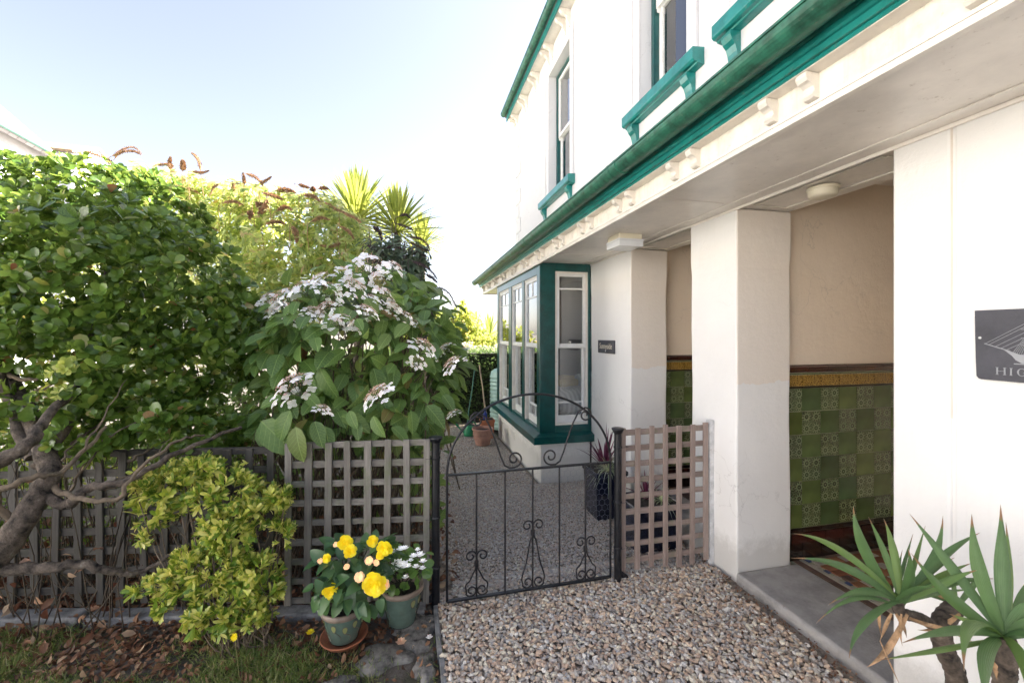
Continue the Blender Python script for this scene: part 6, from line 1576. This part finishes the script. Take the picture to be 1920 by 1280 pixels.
yt([b0, W(1795, 1300, t=1.42), W(1770, 1215, t=1.42), W(1765, 1170, t=1.42), W(1788, 1140, t=1.48)], .027)
yt([W(1765, 1185, t=1.42), W(1730, 1160, t=1.40), W(1690, 1148, t=1.38), W(1682, 1130, t=1.38)], .016)
yt([b0 + Vector((.08, -.06, 0)), W(1880, 1320, t=1.25), W(1884, 1245, t=1.22), W(1882, 1192, t=1.22)], .024)
tag(pot('flower_pot', Vector((1.66, .96, -.01)), .17, .12, .26, M['terracotta'], None, 'terracotta pot holding the yucca by the front wall'), None)

# ================================================================== neighbour's house beyond the hedge
nb = empty('neighbour_house', (-9, 11, 0)); tag(nb, 'pale neighbouring house with slate roof showing over the big evergreen', 'house')
def slates():
    m, nt, out = newmat('pale_weathered_slate'); v = coords(nt)
    sp = nt.nodes.new('ShaderNodeSeparateXYZ'); nt.links.new(v, sp.inputs[0]); cb = nt.nodes.new('ShaderNodeCombineXYZ')
    nt.links.new(sp.outputs[1], cb.inputs[0]); nt.links.new(sp.outputs[2], cb.inputs[1])
    br_ = nt.nodes.new('ShaderNodeTexBrick'); nt.links.new(cb.outputs[0], br_.inputs['Vector']); br_.inputs['Scale'].default_value = 1.0
    br_.inputs['Brick Width'].default_value = .3; br_.inputs['Row Height'].default_value = .12; br_.inputs['Mortar Size'].default_value = .012
    br_.inputs['Color1'].default_value = (.50,.47,.47,1); br_.inputs['Color2'].default_value = (.38,.35,.36,1); br_.inputs['Mortar'].default_value = (.14,.12,.12,1)
    p = nd(nt, 'ShaderNodeBsdfPrincipled', **{'Base Color': br_.outputs['Color'], 'Roughness': .6, 'Normal': bump(nt, br_.outputs['Fac'], -.6, .02)}); nt.links.new(p.outputs[0], out.inputs[0]); return m
M['pale_slate'] = slates()
M['nwall'] = paint('pale_house_wall', (.80, .80, .82), .8, .04)
M['ridge'] = paint('lichened_ridge_tile', (.50, .36, .22), .8, .3, 12)
def slab(name, pts, th, mat, parent):
    a, b, c, d = [Vector(p) for p in pts]; n = (b-a).cross(d-a).normalized()
    if n.z < 0: n = -n
    m = MB(); v = [a, b, c, d, a-n*th, b-n*th, c-n*th, d-n*th]; m.add(v, [(0,1,2,3),(7,6,5,4),(0,4,5,1),(1,5,6,2),(2,6,7,3),(3,7,4,0)]); return m.build(name, mat, parent)
# main block, roof slope facing the camera; eaves run away to the right
EA, EB = W(5, 243, t=11.9), W(65, 275, t=13.0); HE = EA.z; EB = EB + (EB-EA)*.45; EA.z = EB.z = HE
d_ = (EB-EA); d_.z = 0; e_ = d_.normalized(); back = Vector((-e_.y, e_.x, 0))
if back.x > 0: back = -back
def NBp(s, b_, z): q = EA + e_*s + back*b_; return Vector((q.x, q.y, z))
Lm = d_.length
m = MB(); q = [NBp(-3, 0, 0), NBp(Lm, 0, 0), NBp(Lm, 6, 0), NBp(-3, 6, 0)]; v = q + [Vector((p.x, p.y, HE-.05)) for p in q]; m.add(v, [(0,1,5,4),(1,2,6,5),(2,3,7,6),(3,0,4,7),(4,5,6,7)]); m.build('wall', M['nwall'], nb)
slab('roof', [NBp(-3.3, -.3, HE-.1), NBp(Lm+.3, -.3, HE-.1), NBp(Lm+.28, 3, HE+3.1), NBp(-3.3, 3, HE+3.1)], .12, M['pale_slate'], nb)
slab('roof', [NBp(-3.3, 6.3, HE-.1), NBp(Lm+.3, 6.3, HE-.1), NBp(Lm+.3, 3, HE+3.1), NBp(-3.3, 3, HE+3.1)], .12, M['pale_slate'], nb)
m = MB(); m.add([NBp(Lm-.05, 0, HE-.1), NBp(Lm-.05, 6, HE-.1), NBp(Lm-.05, 3, HE+2.9)], [(0,1,2)]); m.build('gable', M['nwall'], nb)
m = MB(); m.tube([NBp(-3.3, -.38, HE-.12), NBp(Lm+.3, -.38, HE-.12)], .04, 8); m.build('gutter', paint('pale_green_gutter', (.12, .26, .20), .5), nb)
# lower wing further off, with a lichened ridge, a chimneyless hip and a window
wg = W(125, 262, t=17); wx, wy = wg.x-.9, wg.y; zr = wg.z + .25
m = MB(); m.box(wx-1.6, wx+1.05, wy, wy+3.2, 0, zr-.75); m.build('wall', M['nwall'], nb)
slab('roof', [(wx-1.8, wy-.2, zr-.62), (wx+1.2, wy-.2, zr-.70), (wx+1.05, wy+1.6, zr+.12), (wx-1.8, wy+1.6, zr+.2)], .1, M['ridge'], nb)
slab('roof', [(wx-1.8, wy+3.4, zr-.7), (wx+1.2, wy+3.4, zr-.7), (wx+1.05, wy+1.6, zr+.12), (wx-1.8, wy+1.6, zr+.2)], .1, M['pale_slate'], nb)
m = MB(); m.add([(wx+1.0, wy, zr-.8), (wx+1.0, wy+3.2, zr-.8), (wx+1.0, wy+1.6, zr+.05)], [(0,1,2)]); m.build('gable', M['nwall'], nb)
f = MB(); 
for (a, b, c, d) in ((.15, .90, zr-1.05, zr-.98), (.15, .21, zr-1.9, zr-1.05), (.84, .90, zr-1.9, zr-1.05), (.49, .55, zr-1.9, zr-1.05), (.21, .84, zr-1.45, zr-1.40)): f.box(wx+a, wx+b, wy-.04, wy-.001, c, d)
w_ = f.build('window', M['slateroof'], nb)
m = MB(); m.box(wx+.21, wx+.84, wy-.02, wy-.012, zr-1.9, zr-1.05); m.build('pane', M['glass'], w_)

# white terrace across the garden, the one mirrored in the bay window
tr = empty('white_terrace', (-11.5, 0, 0)); tag(tr, 'long white rendered terrace across the garden, reflected in the bay window', 'house')
tw = [(y, y+1.1, z, z+1.5) for y in (-10.5, -7.5, -4.5, -1.5, 1.5, 4.5, 7.4) for z in (.9, 3.6)]
tm = wall_x(-11.3, -11.0, (-12, 9.6), (0, 5.7), tw); tm.v = [(x, y, z) for x, y, z in tm.v]; raw(tm, 'wall', M['nwall'], tr)
m = MB(); m.box(-17, -11.3, 9.3, 9.6, 0, 5.7); m.box(-17, -11.3, -12, -11.7, 0, 5.7); m.box(-17.2, -17, -12, 9.6, 0, 5.7); m.build('side_wall', M['nwall'], tr)
slab('roof', [(-10.7, -12.3, 5.6), (-10.7, 9.9, 5.6), (-14, 9.9, 7.6), (-14, -12.3, 7.6)], .12, M['ridge'], tr)
slab('roof', [(-17.4, -12.3, 5.6), (-17.4, 9.9, 5.6), (-14, 9.9, 7.6), (-14, -12.3, 7.6)], .12, M['ridge'], tr)
for (y0, y1, z0, z1) in tw:
    m = MB(); s = .06; x = -11.15
    m.box(x, x+.05, y0, y0+s, z0, z1); m.box(x, x+.05, y1-s, y1, z0, z1); m.box(x, x+.05, y0+s, y1-s, z1-s, z1); m.box(x, x+.05, y0+s, y1-s, z0, z0+s); m.box(x, x+.05, y0+s, y1-s, (z0+z1)/2-.02, (z0+z1)/2+.02)
    w_ = m.build('window', M['sash'], tr); m = MB(); m.box(x+.02, x+.025, y0+s, y1-s, z0+s, z1-s); m.build('pane', M['slateroof'], w_)
M['bounce_sheet'] = paint('pale_bounce_sheet', (.52, .50, .46), .9, .12, 1.5, .4, 40)
m = MB(); m.box(-10.9, -3.9, -14, 1.6, -.06, .0); m.build('bounce_sheet', M['bounce_sheet'], kind='structure')  # unseen pale ground added to bounce sunlight onto the facade
